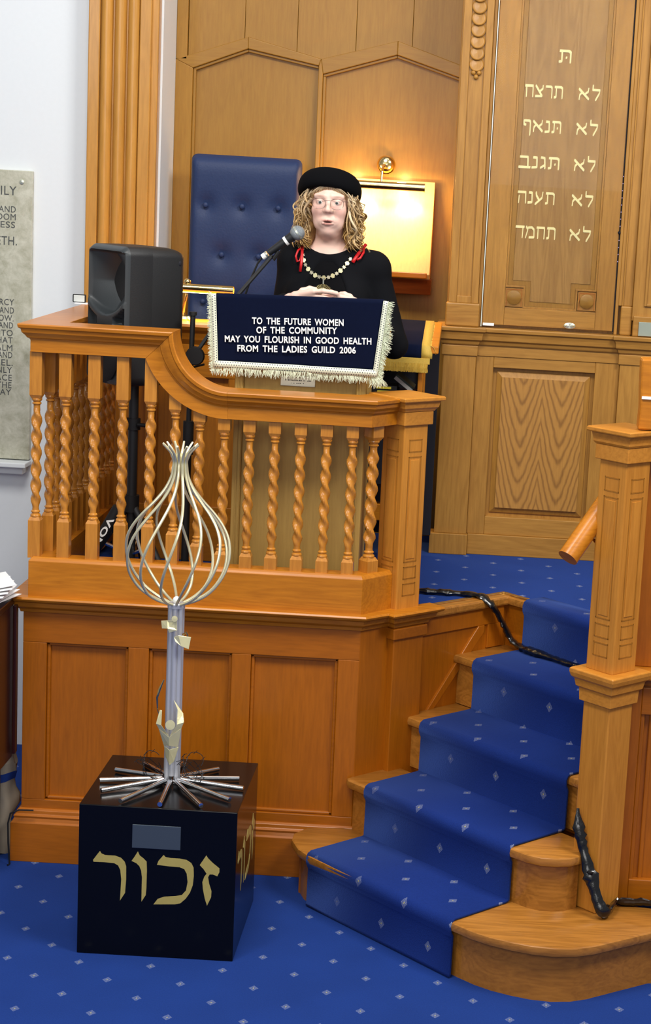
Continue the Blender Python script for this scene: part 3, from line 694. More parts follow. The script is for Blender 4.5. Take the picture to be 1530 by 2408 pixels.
# door reveal, glass edge and door
A('jamb', -.06, -.046, AY + .03, AY + .08, UZ, 4.6); A('jamb', .492, .505, AY + .03, AY + .1, UZ, 4.6)
DY = AY + .035
door = A('door', -.04, .486, DY + .014, DY + .03, UZ + .012, 4.6, 'Z', 0)
pz0 = 1.952
for nm, x0, x1, z0, z1, ax in (('door_stile', -.04, .047, UZ + .012, 4.6, 'Z'), ('door_stile', .414, .486, UZ + .012, 4.6, 'Z'), ('door_rail', .047, .414, UZ + .012, pz0, 'X')):
    A(nm, x0, x1, DY, DY + .016, z0, z1, ax, .002)
sk = .047
m_ = MB()
outer = [(.047, 4.6), (.047, 2.034), (.119, 2.034), (.119, pz0), (.337, pz0), (.337, 2.034), (.414, 2.034), (.414, 4.6)]
def band(path, w0, w1, y, th):
    a_ = offs(path, -w0); b_ = offs(path, -w1); mm = MB()
    mm.loft([[(a_[i][0], y, a_[i][1]), (b_[i][0], y, b_[i][1]), (b_[i][0], y + th, b_[i][1]), (a_[i][0], y + th, a_[i][1])] for i in range(len(path))]); return mm
build(band(outer, 0, .008, DY + .004, .012), 'panel_bead', K['Z'], ark, bevel=.001)
build(band(outer, .008, .028, DY + .009, .006), 'panel_border', PW['Z'], ark, bevel=.001)
build(MB().prismY([(x + (.028 if x < .2 else -.028), z if z > 4 else z + .028) for x, z in outer], DY + .006, DY + .012), 'door_panel', wood('door_panel_oak', 'a97f43', '80592a', 'Z', rough=.4, figure=.6), ark, bevel=.001)
for xc in (.083, .376):
    A('corner_square', xc - .036, xc + .036, DY + .004, DY + .012, pz0 + .004, 2.034 - .004, 'X', .001)
    build(MB().lathe([(.0001, 0), (.029, 0), (.029, .006), (.026, .008), (.0001, .009)], (xc, DY + .004, 1.993), 28, np.array([[1, 0, 0], [0, 0, -1], [0, 1, 0.]])), 'roundel', PW['X'], ark, smooth=True)
    m_ = MB()
    for sgn in (-1, 1): m_.box(xc + sgn * .03 - .001, xc + sgn * .03 + .001, DY + .002, DY + .006, pz0 + .006, 2.028)
    m_.box(xc - .03, xc + .03, DY + .002, DY + .006, 2.024, 2.027); build(m_, 'corner_bead', WD['X'], ark)
# sheet of clear glass in front of the door, polished left edge, its highlight painted as a white strip
gl = bx('glass_sheet', M_glass, ark, -.042, .486, DY - .012, DY - .007, UZ + .004, 4.6, 0); gl['label'] = 'clear glass sheet over the door'
bx('glass_edge_highlight', plain('edge_highlight_white', 'e9f2e4', .2, spec=.8), ark, -.0445, -.0415, DY - .013, DY - .006, UZ + .004, 4.6, 0)
bx('glass_label', M_paper, ark, -.036, .009, DY - .0145, DY - .0125, UZ + .008, UZ + .019, 0)
m_ = MB().lathe([(.0001, 0), (.02, 0), (.02, .004), (.016, .006), (.0001, .006)], (0, 0, 0), 24, np.array([[1.15, 0, 0], [0, 0, -1], [0, .62, 0.]])); m_.v[0] += np.array([.313, DY - .0125, 1.894])
build(m_, 'lock_plate', M_silver, ark, smooth=True)
for dx in (-.016, .016): build(MB().sphere((.313 + dx, DY - .019, 1.894), .003, 8, 6), 'screw', M_brass, ark, smooth=True)
bx('door_gap', M_dark, ark, .4865, .4915, DY + .004, DY + .03, UZ + .01, 4.6, 0)
for k in range(26): build(MB().sphere((.489, DY + .001, 2.16 + k * .014), .0025, 6, 4), 'curtain_bead', plain('violet_bead', 'b9a8dc', .3) if k == 0 else bpy.data.materials['violet_bead'], ark) if k % 2 == 0 else None
build(MB().sphere((.487, DY - .006, 2.275), .006, 10, 6), 'door_catch', M_dark, ark, smooth=True)
# right side: thin pilaster, wide fielded pier, blue-grey plate
A('thin_pilaster', .505, .56, AY + .03, AY + .07, 1.985, 4.6); A('thin_pilaster_bead', .518, .524, AY + .022, AY + .032, 1.985, 4.6)
A('pier', .56, 1.25, AY + .005, AY + .07, 1.93, 4.6); A('pier_base', .565, 1.25, AY - .008, AY + .06, UZ, 1.95, 'X', .004)
m_ = MB(); m_.box(.605, .615, AY - .004, AY + .006, 1.99, 4.6).box(.615, 1.2, AY - .004, AY + .006, 1.99, 2.0); build(m_, 'pier_moulding', K['Z'], ark, bevel=.002)
o = bx('name_plate', plain('verdigris_plate', '9aa396', .45, .2, noise=.06), ark, .588, 1.1, AY - .014, AY - .008, 1.872, 1.928, .001); o['label'] = 'grey-green metal plate'
# Hebrew letters drawn with a broad pen
def stroke(mb, pts, nib, fr_):
    n = np.array(nib) / 2
    for e_, (a, b) in enumerate(zip(pts[:-1], pts[1:])):
        a = np.array(a, float); b = np.array(b, float); d = b - a; ln = np.linalg.norm(d) + 1e-9
        th = np.array([-d[1], d[0]]) / ln * .035
        pts4 = []
        for c in (a, b):
            for sg in (-1, 1):
                for s2 in (-1, 1): pts4.append(c + sg * n + s2 * th)
        pts4 = np.array(pts4); o_ = hull(pts4); mb.prism([tuple(p) for p in o_], lambda x, y: fr_(x, y, 0), lambda x, y, e_=e_: fr_(x, y, 1 + e_ * .04))
def hull(p):
    p = sorted(map(tuple, p)); lo = []
    for x in p:
        while len(lo) > 1 and (lo[-1][0] - lo[-2][0]) * (x[1] - lo[-2][1]) - (lo[-1][1] - lo[-2][1]) * (x[0] - lo[-2][0]) <= 0: lo.pop()
        lo.append(x)
    up_ = []
    for x in p[::-1]:
        while len(up_) > 1 and (up_[-1][0] - up_[-2][0]) * (x[1] - up_[-2][1]) - (up_[-1][1] - up_[-2][1]) * (x[0] - up_[-2][0]) <= 0: up_.pop()
        up_.append(x)
    return np.array(lo[:-1] + up_[:-1])
HB = {  # unit letters, y up, baseline 0, top 1
 'tav': (.82, [[(.1, .88), (.62, .88), (.72, .78), (.72, .05)], [(.24, .82), (.24, .12), (.08, .08)]]),
 'tavd': (.82, [[(.1, .88), (.62, .88), (.72, .78), (.72, .05)], [(.24, .82), (.24, .12), (.08, .08)], [(.48, .42), (.5, .38)]]),
 'resh': (.68, [[(.08, .88), (.5, .88), (.58, .78), (.58, .05)]]),
 'tsadi': (.8, [[(.1, .92), (.62, .12), (.08, .1)], [(.66, .92), (.66, .7), (.42, .48)]]),
 'chet': (.82, [[(.08, .88), (.72, .88)], [(.2, .82), (.2, .05)], [(.7, .82), (.7, .05)]]),
 'alef': (.92, [[(.1, .88), (.8, .1)], [(.76, .92), (.74, .68), (.54, .5)], [(.34, .64), (.16, .4), (.14, .08)]]),
 'lamed': (.72, [[(.14, 1.18), (.14, .84), (.62, .84), (.6, .6), (.36, .06)]]),
 'nun': (.5, [[(.12, .88), (.36, .86), (.38, .12), (.06, .08)]]),
 'finalpe': (.74, [[(.16, .56), (.14, .88), (.56, .88), (.62, .76), (.62, -.22)], [(.16, .6), (.3, .54)]]),
 'gimel': (.5, [[(.1, .9), (.34, .86), (.38, .06)], [(.36, .32), (.1, .08)]]),
 'bet': (.8, [[(.1, .88), (.6, .88), (.62, .12)], [(.04, .08), (.78, .08)]]),
 'ayin': (.8, [[(.66, .92), (.62, .5), (.12, -.02)], [(.16, .92), (.2, .66), (.42, .3)]]),
 'he': (.8, [[(.08, .88), (.68, .88), (.7, .05)], [(.2, .58), (.18, .05)]]),
 'mem': (.86, [[(.12, .92), (.26, .7), (.1, .05)], [(.26, .84), (.56, .88), (.74, .7), (.76, .1), (.36, .08)]]),
 'dalet': (.76, [[(.04, .88), (.74, .88)], [(.62, .86), (.6, .05)]])}
def hebrew(names, x0, x1, zb_, hgt, parent):
    tot = sum(HB[n][0] for n in names); k = (x1 - x0) / tot; x = x0
    for n in names:
        m_ = MB(); wl, sts = HB[n]
        for q_, s_ in enumerate(sts): stroke(m_, s_, (.015, .13), lambda a, b, d, X=x, q_=q_: (X + a * k, DY + .0068 - d * (.003 + q_ * .0004), zb_ + b * hgt))
        o = build(m_, 'letter', M_arkgold, parent); x += wl * k
hebrew(['tavd'], .198, .256, 2.921, .052, ark)
for word, x0, x1, z in (('chet tsadi resh tav', .074, .230, 2.783), ('finalpe alef nun tavd', .074, .232, 2.648), ('bet nun gimel tavd', .067, .235, 2.507), ('he nun ayin tav', .069, .224, 2.369), ('dalet mem chet tav', .071, .236, 2.232)):
    hebrew(word.split(), x0, x1, z, .05, ark)
    hebrew(['alef', 'lamed'], .285, .378, z - .001, .050, ark)

# ------------------------------------------------------------------ black plinth with gilt letters
pb = thing('plinth', 'polished black stone cube plinth with large gilt Hebrew letters', 'plinth', (-.94, 5.55, 0))
bx('block', M_box, pb, -1.184, -.695, 5.304, 5.79, 0, .49, .0025)
o = bx('plate', M_slate, pb, -1.018, -.868, 5.3015, 5.3045, .358, .434, .001); o['label'] = 'small dull grey plate'
def glyph(poly, par, fr_, nm='letter'): return build(MB().prism(poly, lambda x, y: fr_(x, y, 0), lambda x, y: fr_(x, y, 1)), nm, M_goldpaint, par)
GL = [  # outlines in the photograph's own crop grid, mapped to the face of the cube below
 [(242, 835), (252, 852), (275, 862), (340, 866), (378, 880), (402, 905), (412, 935), (412, 1020), (405, 1110), (372, 1160), (375, 1110), (380, 1020), (374, 960), (360, 930), (335, 915), (270, 908), (200, 905), (197, 893), (222, 860)],
 [(488, 838), (500, 865), (525, 885), (545, 905), (547, 960), (544, 1080), (540, 1125), (512, 1168), (513, 1100), (515, 1010), (510, 965), (498, 935), (478, 915), (447, 900), (465, 875)],
 [(655, 862), (668, 876), (700, 882), (760, 886), (805, 895), (835, 915), (850, 945), (852, 1000), (846, 1060), (828, 1110), (800, 1150), (765, 1180), (730, 1186), (590, 1186), (618, 1150), (660, 1136), (735, 1132), (775, 1125), (802, 1095), (812, 1040), (806, 985), (790, 955), (760, 942), (690, 936), (612, 926), (622, 900)],
 [(932, 865), (945, 885), (975, 915), (1018, 950), (1018, 975), (1005, 1002), (975, 990), (955, 990), (945, 1008), (952, 1050), (968, 1100), (966, 1140), (940, 1196), (925, 1150), (912, 1085), (908, 1040), (920, 1005), (935, 985), (915, 955), (890, 928)]]
def cubemap(cx_, cy_):
    X = -1.184 + (cx_ - 108) / (1132 - 108) * .489 + (cy_ - 530) * .00001
    top_ = 530 + (cx_ - 108) * .056; Zc = .49 - (cy_ - top_) / (975. + (cx_ - 108) * .01) * .49
    return X, Zc
for g in GL:
    pp = [cubemap(*p) for p in g]
    glyph(pp, pb, lambda x, z, d: (x, 5.3045 - d * .0012, z))
    glyph(pp, pb, lambda x, z, d: (-.6955 + d * .0012, 5.304 + (x + 1.184), z))

# ------------------------------------------------------------------ memorial sculpture
sc = thing('memorial_sculpture', 'silver tube column sculpture topped by an open brass wire flame', 'sculpture', (-.94, 5.545, .49))
SX, SY = -.942, 5.545
for k in range(7):
    a = 2 * math.pi * k / 7 + .3; r = .022 if k else 0
    r = .0185
    build(MB().tube([(SX + r * math.cos(a), SY + r * math.sin(a), .52 if k % 2 else .492), (SX + r * math.cos(a), SY + r * math.sin(a), 1.082)], .0085, 12), 'column_tube', M_alu, sc, smooth=True)
build(MB().lathe([(.001, 1.07), (.028, 1.07), (.028, 1.083), (.025, 1.086), (.001, 1.086)], (SX, SY, 0), 20), 'collar', M_alu, sc, smooth=True)
build(MB().sphere((SX + .002, SY - .01, 1.096), .0125), 'ball', plain('white_ball', 'f2f2f2', .3), sc, smooth=True)
zz = np.array([1.083, 1.10, 1.13, 1.18, 1.235, 1.29, 1.335, 1.375, 1.41, 1.45, 1.49, 1.52, 1.54, 1.565, 1.582, 1.592])
rr = np.array([.024, .068, .112, .147, .162, .158, .138, .108, .076, .045, .026, .021, .02, .03, .046, .056])
tt_ = np.linspace(0, 1, 60); ii = np.arange(len(zz)) / (len(zz) - 1)
def csp(y):
    out = []
    for t_ in tt_ * (len(y) - 1):
        i = min(int(t_), len(y) - 2); u = t_ - i; p0 = y[max(i - 1, 0)]; p1 = y[i]; p2 = y[i + 1]; p3 = y[min(i + 2, len(y) - 1)]
        out.append(.5 * ((2 * p1) + (-p0 + p2) * u + (2 * p0 - 5 * p1 + 4 * p2 - p3) * u * u + (-p0 + 3 * p1 - 3 * p2 + p3) * u ** 3))
    return np.array(out)
Zs, Rs = csp(zz), csp(rr)
for k in range(12):
    a0 = 2 * math.pi * (k + .35) / 12
    an = a0 + .85 * np.clip((Zs - 1.09) / (1.5 - 1.09), 0, 1)
    path = np.stack([SX + Rs * np.cos(an), SY + Rs * np.sin(an), Zs], 1)
    rad = np.where(Zs > 1.55, .0054 * (1 - (Zs - 1.55) * 9), .0046)
    build(MB().tube(path, rad, 8), 'flame_wire', M_wire, sc, smooth=True)
ends = [(-1.136, 5.613), (-1.164, 5.506), (-1.139, 5.408), (-1.061, 5.322), (-.937, 5.312), (-.811, 5.322), (-.732, 5.39), (-.705, 5.504), (-.732, 5.595), (-.812, 5.676), (-1.057, 5.688), (-.94, 5.72)]
for e in ends:
    d = np.array([e[0] - SX, e[1] - SY]); d /= np.linalg.norm(d)
    build(MB().tube([(SX + d[0] * .03, SY + d[1] * .03, .506), (e[0], e[1], .5)], .0078, 12), 'radial_rod', M_chrome, sc, smooth=True)
# barbed wire tangle at the foot
for j in range(7):
    c = np.array([SX + (-.07 if j % 2 else .06), SY + .02 - .01 * j, .545]); t_ = np.linspace(0, 5.5, 40)
    pth = np.stack([c[0] + (.03 + .012 * np.sin(t_ * 1.7 + j)) * np.cos(t_ + j), c[1] + .03 * np.sin(t_ * 1.3 + j), c[2] + .036 * np.sin(t_ + j * .7)], 1)
    pth[:, 2] = np.maximum(pth[:, 2], .4925); m_ = MB().tube(pth, .0011, 5)
    for i in range(4, 38, 6): m_.tube([pth[i] - [.006, 0, .006], pth[i] + [.006, 0, .006]], .0009, 4)
    build(m_, 'barbed_wire', plain('dark_wire', '3a3c40', .4, .8) if j == 0 else bpy.data.materials['dark_wire'], sc, smooth=True)
# folded gold sheet figure, arms raised (faces in XZ, pushed forward)
def sheet(name, pts, tris, th=.003):
    """pts (x,z,y) relative to column axis"""
    v = [(SX + x * 1.25, SY + y, z) for x, z, y in pts]; b = [(a, c + th, d) for a, c, d in v]; n = len(pts)
    f = [t_ for t_ in tris] + [tuple(i + n for i in t_[::-1]) for t_ in tris]
    ed = {}
    for t_ in tris:
        for i in range(len(t_)):
            e = (t_[i], t_[(i + 1) % len(t_)]); ed[e] = 1
    for (i, j) in list(ed):
        if (j, i) not in ed: f.append((j, i, i + n, j + n))
    return build(MB().add(v + b, f), name, M_gold, sc, bevel=.0006)
y0 = -.05
sheet('figure_torso', [(-.030, .685, y0), (0, .665, y0 - .022), (.028, .69, y0), (.020, .625, y0 + .004), (-.016, .628, y0 + .004), (0, .635, y0 - .016)], [(0, 1, 5, 4), (1, 2, 3, 5)])
sheet('figure_arm', [(-.030, .685, y0), (-.001, .668, y0 - .018), (-.022, .700, y0 - .012), (-.037, .700, y0), (-.024, .742, y0 + .01), (-.030, .742, y0 + .012)], [(0, 1, 2, 3), (3, 2, 4, 5)])
sheet('figure_arm', [(.001, .668, y0 - .018), (.028, .69, y0), (.034, .71, y0), (.018, .705, y0 - .012), (.016, .748, y0 + .008), (.030, .735, y0 + .012), (.004, .775, y0 + .02)], [(0, 1, 2, 3), (3, 2, 5, 4), (4, 5, 6)])
sheet('figure_skirt', [(-.016, .628, y0 + .004), (0, .62, y0 - .012), (.022, .626, y0 + .004), (.010, .575, y0 + .01), (.0, .565, y0 - .0), (-.012, .59, y0 + .01)], [(0, 1, 4, 5), (1, 2, 3, 4)])
build(MB().lathe([(.0001, 0), (.0155, 0), (.0155, .0025), (.0001, .003)], (SX + .003, SY + y0 - .02, .705), 20, np.array([[1, 0, 0], [0, .1, -1], [0, 1, .1]])), 'figure_head', M_gold, sc, smooth=True)
y0 = -.036
sheet('upper_figure', [(-.034, 1.03, y0 + .01), (-.018, 1.035, y0), (-.014, 1.012, y0 - .014), (.008, 1.04, y0 - .01), (.010, 1.008, y0 - .012), (-.010, .998, y0 - .012), (-.030, 1.008, y0)], [(0, 1, 2, 6), (1, 3, 4, 2), (2, 4, 5)])
sheet('upper_figure', [(.002, .985, y0 - .01), (.014, .992, y0 - .014), (.044, .985, y0), (.040, .948, y0 - .01), (.022, .958, y0 - .016), (.006, .972, y0 - .014)], [(0, 1, 4, 5), (1, 2, 3, 4)])
build(MB().lathe([(.0001, 0), (.0095, 0), (.0095, .0025), (.0001, .003)], (SX + .004, SY + y0 - .012, 1.045), 16, np.array([[1, 0, 0], [0, .1, -1], [0, 1, .1]])), 'figure_head', M_gold, sc, smooth=True)
build(MB().tube([(SX - .028, SY - .03, .84), (SX - .04, SY - .03, .81), (SX - .048, SY - .03, .78), (SX - .046, SY - .028, .74), (SX - .032, SY - .03, .7)], [.002, .0045, .0035, .002, .001], 6), 'metal_ribbon', M_brass, sc, smooth=True)
build(MB().tube([(SX + .028, SY - .03, .99), (SX + .04, SY - .034, 1.0), (SX + .045, SY - .03, .985), (SX + .03, SY - .03, .975)], .004, 6), 'metal_ribbon', M_brass, sc, smooth=True)

# ------------------------------------------------------------------ clergy desk front, seat, wall board and lamps behind the balustrade
cb = thing('stall_front', 'panelled oak stall front with a moulded top behind the speaker', 'stall', (-1.2, 6.9, PZ))
SF = 6.875
bx('backboard', W['Z'], cb, -1.42, -.92, SF, SF + .02, PZ, 1.83, .002)
for x0, x1 in ((-1.42, -1.345), (-1.305, -1.27), (-.99, -.92)): bx('stile', W['Z'], cb, x0, x1, SF - .02, SF, PZ, 1.75, .003)
bx('rail', W['X'], cb, -1.42, -.92, SF - .022, SF + .001, PZ, 1.15, .003); bx('rail', W['X'], cb, -1.42, -.92, SF - .022, SF + .001, 1.65, 1.75, .003)
for x in (-1.342, -1.268): bx('panel_moulding', WD['Z'], cb, x, x + .01, SF - .015, SF + .002, 1.15, 1.65, .003)
secs = []
for x in (-1.425, -.915): secs.append([(x, y, z) for y, z in [(7.06, 1.855), (SF - .075, 1.855), (SF - .079, 1.845), (SF - .07, 1.833), (SF - .057, 1.82), (SF - .045, 1.795), (SF - .03, 1.775), (SF - .025, 1.74), (7.06, 1.74)]])
build(MB().loft(secs), 'moulded_top', W['X'], cb, bevel=.001)

ch = thing('high_back_seat', 'tall navy leather button-back seat against the panelled wall', 'chair', (-1.02, 7.4, PZ))
def cushion(name, x0, x1, z0, z1, y0, y1, mat, parent, buttons=(), r=.025, tilt=0.):
    nx, nz = 34, 60; v = []; f = []
    def prof(u): e = min(u, 1 - u); return 1 if e > .07 else math.sqrt(max(0, 1 - (1 - e / .07) ** 2))
    for i in range(nx + 1):
        for j in range(nz + 1):
            u, w_ = i / nx, j / nz; x = x0 + (x1 - x0) * u; z = z0 + (z1 - z0) * w_
            # rounded corners in outline
            d = min(prof(u), prof(w_)); y = y1 - (y1 - y0) * (.35 + .65 * d)
            for bx_, bz_ in buttons:
                rr_ = (x - bx_) ** 2 + (z - bz_) ** 2; y += .016 * math.exp(-rr_ / .0011) + .006 * math.exp(-rr_ / .006)
            y += tilt * (z - z0)
            cx_ = max(x0 + r, min(x1 - r, x)); cz_ = max(z0 + r, min(z1 - r, z)); dx, dz = x - cx_, z - cz_
            dd = math.hypot(dx, dz)
            if dx and dz and max(abs(dx), abs(dz)) > 0: k_ = max(abs(dx), abs(dz)) / dd; x, z = cx_ + dx * k_, cz_ + dz * k_
            v.append((x, y, z))
    for i in range(nx):
        for j in range(nz): a = i * (nz + 1) + j; f.append((a, a + 1, a + nz + 2, a + nz + 1))
    n = len(v); rim = [i * (nz + 1) for i in range(nx + 1)] + [nx * (nz + 1) + j for j in range(1, nz + 1)] + [i * (nz + 1) + nz for i in range(nx - 1, -1, -1)] + [j for j in range(nz - 1, 0, -1)]
    v += [(v[i][0], y1 + tilt * (v[i][2] - z0), v[i][2]) for i in rim]; k = len(rim)
    f += [(rim[i], rim[(i + 1) % k], n + (i + 1) % k, n + i) for i in range(k)] + [[n + i for i in range(k)]]
    return build(MB().add(v, f), name, mat, parent, smooth=True, angle=60)
BT = [(-1.18, 2.288), (-1.033, 2.29), (-.887, 2.291), (-1.11, 2.093), (-.96, 2.093), (-1.18, 1.90), (-1.033, 1.90), (-.887, 1.90)]
cushion('back_cushion', -1.247, -.802, 1.45, 2.49, 7.37, 7.44, M_leather, ch, BT)
for x, z in BT: build(MB().sphere((x, 7.376, z), (.0115, .007, .0115), 12, 8), 'button', M_leather, ch, smooth=True)
cushion('seat_cushion', -1.247, -.802, 1.36, 1.46, 7.1, 7.40, M_leather, ch)
bx('back_frame', PW['Z'], ch, -1.24, -.81, 7.445, 7.48, 1.0, 2.47, .004)
bx('seat_box', PW['X'], ch, -1.24, -.81, 7.16, 7.445, PZ, 1.36, .004)

# tilted board on the wall under the picture light
bd = thing('reading_board', 'tilted oak board glowing under the brass picture light', 'board', (-.48, 7.58, 1.95))
BX0, BX1 = -.69, -.266
zt_, zb2 = 2.43, 2.055; yt_, yb_ = 7.575, 7.46
build(MB().prism([(yt_, zt_), (yb_, zb2), (yb_ + .012, zb2 - .02), (7.58, zb2 - .02), (7.58, zt_)], lambda y, z: (BX0, y, z), lambda y, z: (BX1, y, z)), 'sloping_board', wood('board_oak', 'c99a58', 'b07f42', 'Z', figure=.15), bd, bevel=.002)
bx('lip', WD['X'], bd, BX0, BX1 - .012, yb_ - .014, yb_ + .004, zb2 - .016, zb2 + .008, .004)
build(MB().prism([(yb_ + .01, zb2 - .02), (7.50, 1.97), (7.58, 1.97), (7.58, zb2 - .02)], lambda y, z: (BX0 + .01, y, z), lambda y, z: (BX1 + .006, y, z)), 'apron', wood('dark_apron', '7a3812', '4c1f0a', 'X'), bd, bevel=.002)
pc = thing('picture_light', 'brass tube picture light shining on the tilted wall board', 'lamp', (-.475, 7.58, 2.47))
YR = np.array([[1, 0, 0], [0, 0, -1], [0, 1, 0.]]); XR = np.array([[0, 0, 1], [0, 1, 0], [-1, 0, 0.]])
build(MB().lathe([(.0001, 0), (.036, 0), (.038, .008), (.032, .022), (.02, .03), (.0001, .032)], (-.472, 7.583, 2.49), 28, YR), 'wall_rose', M_brass, pc, smooth=True)
build(MB().tube([(-.475, 7.56, 2.492), (-.478, 7.50, 2.488), (-.48, 7.455, 2.46), (-.48, 7.445, 2.42)], .005, 10), 'arm', M_brass, pc, smooth=True)
tb = [(.017 * math.cos(a), .017 * math.sin(a)) for a in np.linspace(math.radians(-60), math.radians(240), 22)]
tb += [(x * .9, z * .9) for x, z in tb[::-1]]
TC = (7.435, 2.405)
build(MB().prism(tb, lambda a, b: (-.64, TC[0] + a, TC[1] + b), lambda a, b: (-.304, TC[0] + a, TC[1] + b)), 'tube_shade', M_brass, pc, smooth=True)
for x in (-.642, -.306): build(MB().lathe([(.0001, 0), (.0175, 0), (.0175, .004), (.0001, .004)], (x, TC[0], TC[1]), 20, XR), 'end_cap', M_brass, pc, smooth=True)
for x in (-.56, -.37): build(MB().tube([(x - .045, TC[0], TC[1] - .003), (x + .045, TC[0], TC[1] - .003)], .008, 10), 'bulb', M_glow, pc, smooth=True)
def tubelight(name, loc, sx, sy, p, rot, col):
    l = bpy.data.lights.new(name, 'AREA'); l.shape = 'RECTANGLE'; l.size = sx; l.size_y = sy; l.energy = p; l.color = col
    o = bpy.data.objects.new(name, l); COL.objects.link(o); o.location = loc; o.rotation_euler = rot; return o
for x in (-.56, -.37): tubelight('picture_lamp', (x, TC[0] + .004, TC[1] - .018), .09, .012, 3.0, (math.radians(28), 0, 0), (1, .68, .28))
l = bpy.data.lights.new('picture_spill', 'POINT'); l.energy = 1.5; l.color = (1, .64, .26); l.shadow_soft_size = .02
o = bpy.data.objects.new('picture_spill', l); COL.objects.link(o); o.location = (-.40, TC[0] + .035, TC[1] + .03)
l2 = l.copy(); l2.energy = 1.4; o = bpy.data.objects.new('picture_spill', l2); COL.objects.link(o); o.location = (-.60, TC[0] + .035, TC[1] + .03)

dl = thing('desk_lamp', 'brass desk lamp with a long tube shade on the stall top', 'lamp', (-1.2, 7.0, 1.85))
build(MB().lathe([(.0001, 0), (.045, 0), (.047, .008), (.04, .018), (.012, .022), (.0001, .022)], (-1.195, 7.0, 1.851), 28), 'base', M_brass, dl, smooth=True)
build(MB().tube([(-1.195, 7.0, 1.87), (-1.19, 6.995, 1.91), (-1.18, 6.99, 1.955), (-1.18, 6.985, 2.0)], .006, 10), 'stem', M_brass, dl, smooth=True)
build(MB().sphere((-1.178, 6.985, 2.0), .015), 'joint', M_brass, dl, smooth=True)
tb2 = [(x * 1.05, z * 1.05) for x, z in tb]
build(MB().prism(tb2, lambda a, b: (-1.29, 6.975 + a, 1.978 + b), lambda a, b: (-.998, 6.975 + a, 1.978 + b)), 'tube_shade', M_brass, dl, smooth=True)
build(MB().tube([(-1.28, 6.975, 1.969), (-1.01, 6.975, 1.969)], .009, 10), 'bulb', M_glow, dl, smooth=True)
tubelight('desk_lamp_light', (-1.14, 6.98, 1.955), .24, .012, 1.6, (0, 0, 0), (1, .8, .5))

# ------------------------------------------------------------------ loudspeaker on its tripod
ph = math.radians(45); ca, sa = math.cos(ph), math.sin(ph)
def SPK(a, b, z): # a: along the front to the left-back, b: along the side to the right-back, origin at nearest corner
    return (-1.277 - a * ca + b * sa, 6.235 + a * sa + b * ca, z)
sp = thing('loudspeaker', 'black moulded loudspeaker standing up behind the left handrail', 'speaker', SPK(.13, .13, 1.665))
SZ0, SZ1 = 1.668, 2.155; wF, dS = .245, .27
def rring(a0, a1, b0, b1, z, r=.03, n=5):
    out = []
    for cx_, cy_, s in ((a0 + r, b0 + r, 180), (a1 - r, b0 + r, 270), (a1 - r, b1 - r, 0), (a0 + r, b1 - r, 90)):
        for k in range(n): a = math.radians(s + 90 * k / (n - 1)); out.append(SPK(cx_ + r * math.cos(a), cy_ + r * math.sin(a), z))
    return out
secs = []
for k in range(7):
    e = (1 - math.sin(k / 6 * math.pi / 2)) * .03; zz_ = SZ0 + (1 - math.cos(k / 6 * math.pi / 2)) * .03
    secs.append(rring(e + .001, wF - e - .001, .08, dS - e * 1.5, zz_ + .001))
for k in range(7): e = (1 - math.cos(k / 6 * math.pi / 2)) * .035; secs.append(rring(e + .001, wF - e - .001, .08, dS - e * 2.2, SZ1 - .0365 + math.sin(k / 6 * math.pi / 2) * .035))
build(MB().loft(secs), 'cabinet', M_black, sp, smooth=True, angle=50)
# front baffle: displaced grid with horn mouth, ports and woofer grille
nu, nv = 60, 110; v = []; f = []; cr0 = .032
def sstep(e0, e1, x): t_ = min(1, max(0, (x - e0) / (e1 - e0))); return t_ * t_ * (3 - 2 * t_)
for i in range(nu + 1):
    for j in range(nv + 1):
        u = i / nu; w_ = j / nv; a = u * wF; z = SZ0 + w_ * (SZ1 - SZ0)
        U = (u - .5) * 2; V = w_
        ca_x = max(cr0, min(wF - cr0, a)); cz_x = max(SZ0 + cr0, min(SZ1 - cr0, z)); dxx, dzz = a - ca_x, z - cz_x
        if dxx and dzz: kk = max(abs(dxx), abs(dzz)) / math.hypot(dxx, dzz); a, z = ca_x + dxx * kk, cz_x + dzz * kk
        d = .022 * max(0, (max(abs(U), abs(V * 2 - 1) ** 1.6) - .86) / .14) ** 2
        # horn: upper region V .52-.95, lower edge bowed
        low = .50 + .12 * abs(U) ** 2.0
        inh = sstep(0, .03, V - low) * sstep(0, .02, .965 - V) * sstep(0, .05, .93 - abs(U))
        hv = (V - .74) / .23; hu = U / .93
        depth = .10 * (1 - min(1, abs(hu + .0) ** .9)) * (1 - .75 * min(1, abs(hv)) ** 1.2) + .012
        d += inh * depth
        # woofer disc (slightly recessed circle, centre V .22)
        rw = math.hypot(U * .5 * (wF / (SZ1 - SZ0)) * 2, (V - .215) * 1.0)
        d += .006 * (1 - sstep(.205, .215, rw)) - .004 * (1 - sstep(.0, .2, rw))
        # triangular ports either side between horn and woofer
        tri = sstep(0, .03, abs(U) - .42) * sstep(0, .03, .92 - abs(U)) * sstep(0, .015, low - .035 - V) * sstep(0, .02, V - (.455 - .16 * abs(U) ** 2.))
        d += tri * .035
        v.append(SPK(a, .012 + d, z))
for i in range(nu):
    for j in range(nv): k = i * (nv + 1) + j; f.append((k, k + 1, k + nv + 2, k + nv + 1))
rim = [i * (nv + 1) for i in range(nu + 1)] + [nu * (nv + 1) + j for j in range(1, nv + 1)] + [i * (nv + 1) + nv for i in range(nu - 1, -1, -1)] + [j for j in range(nv - 1, 0, -1)]
n0 = len(v); zc_ = (SZ0 + SZ1) / 2
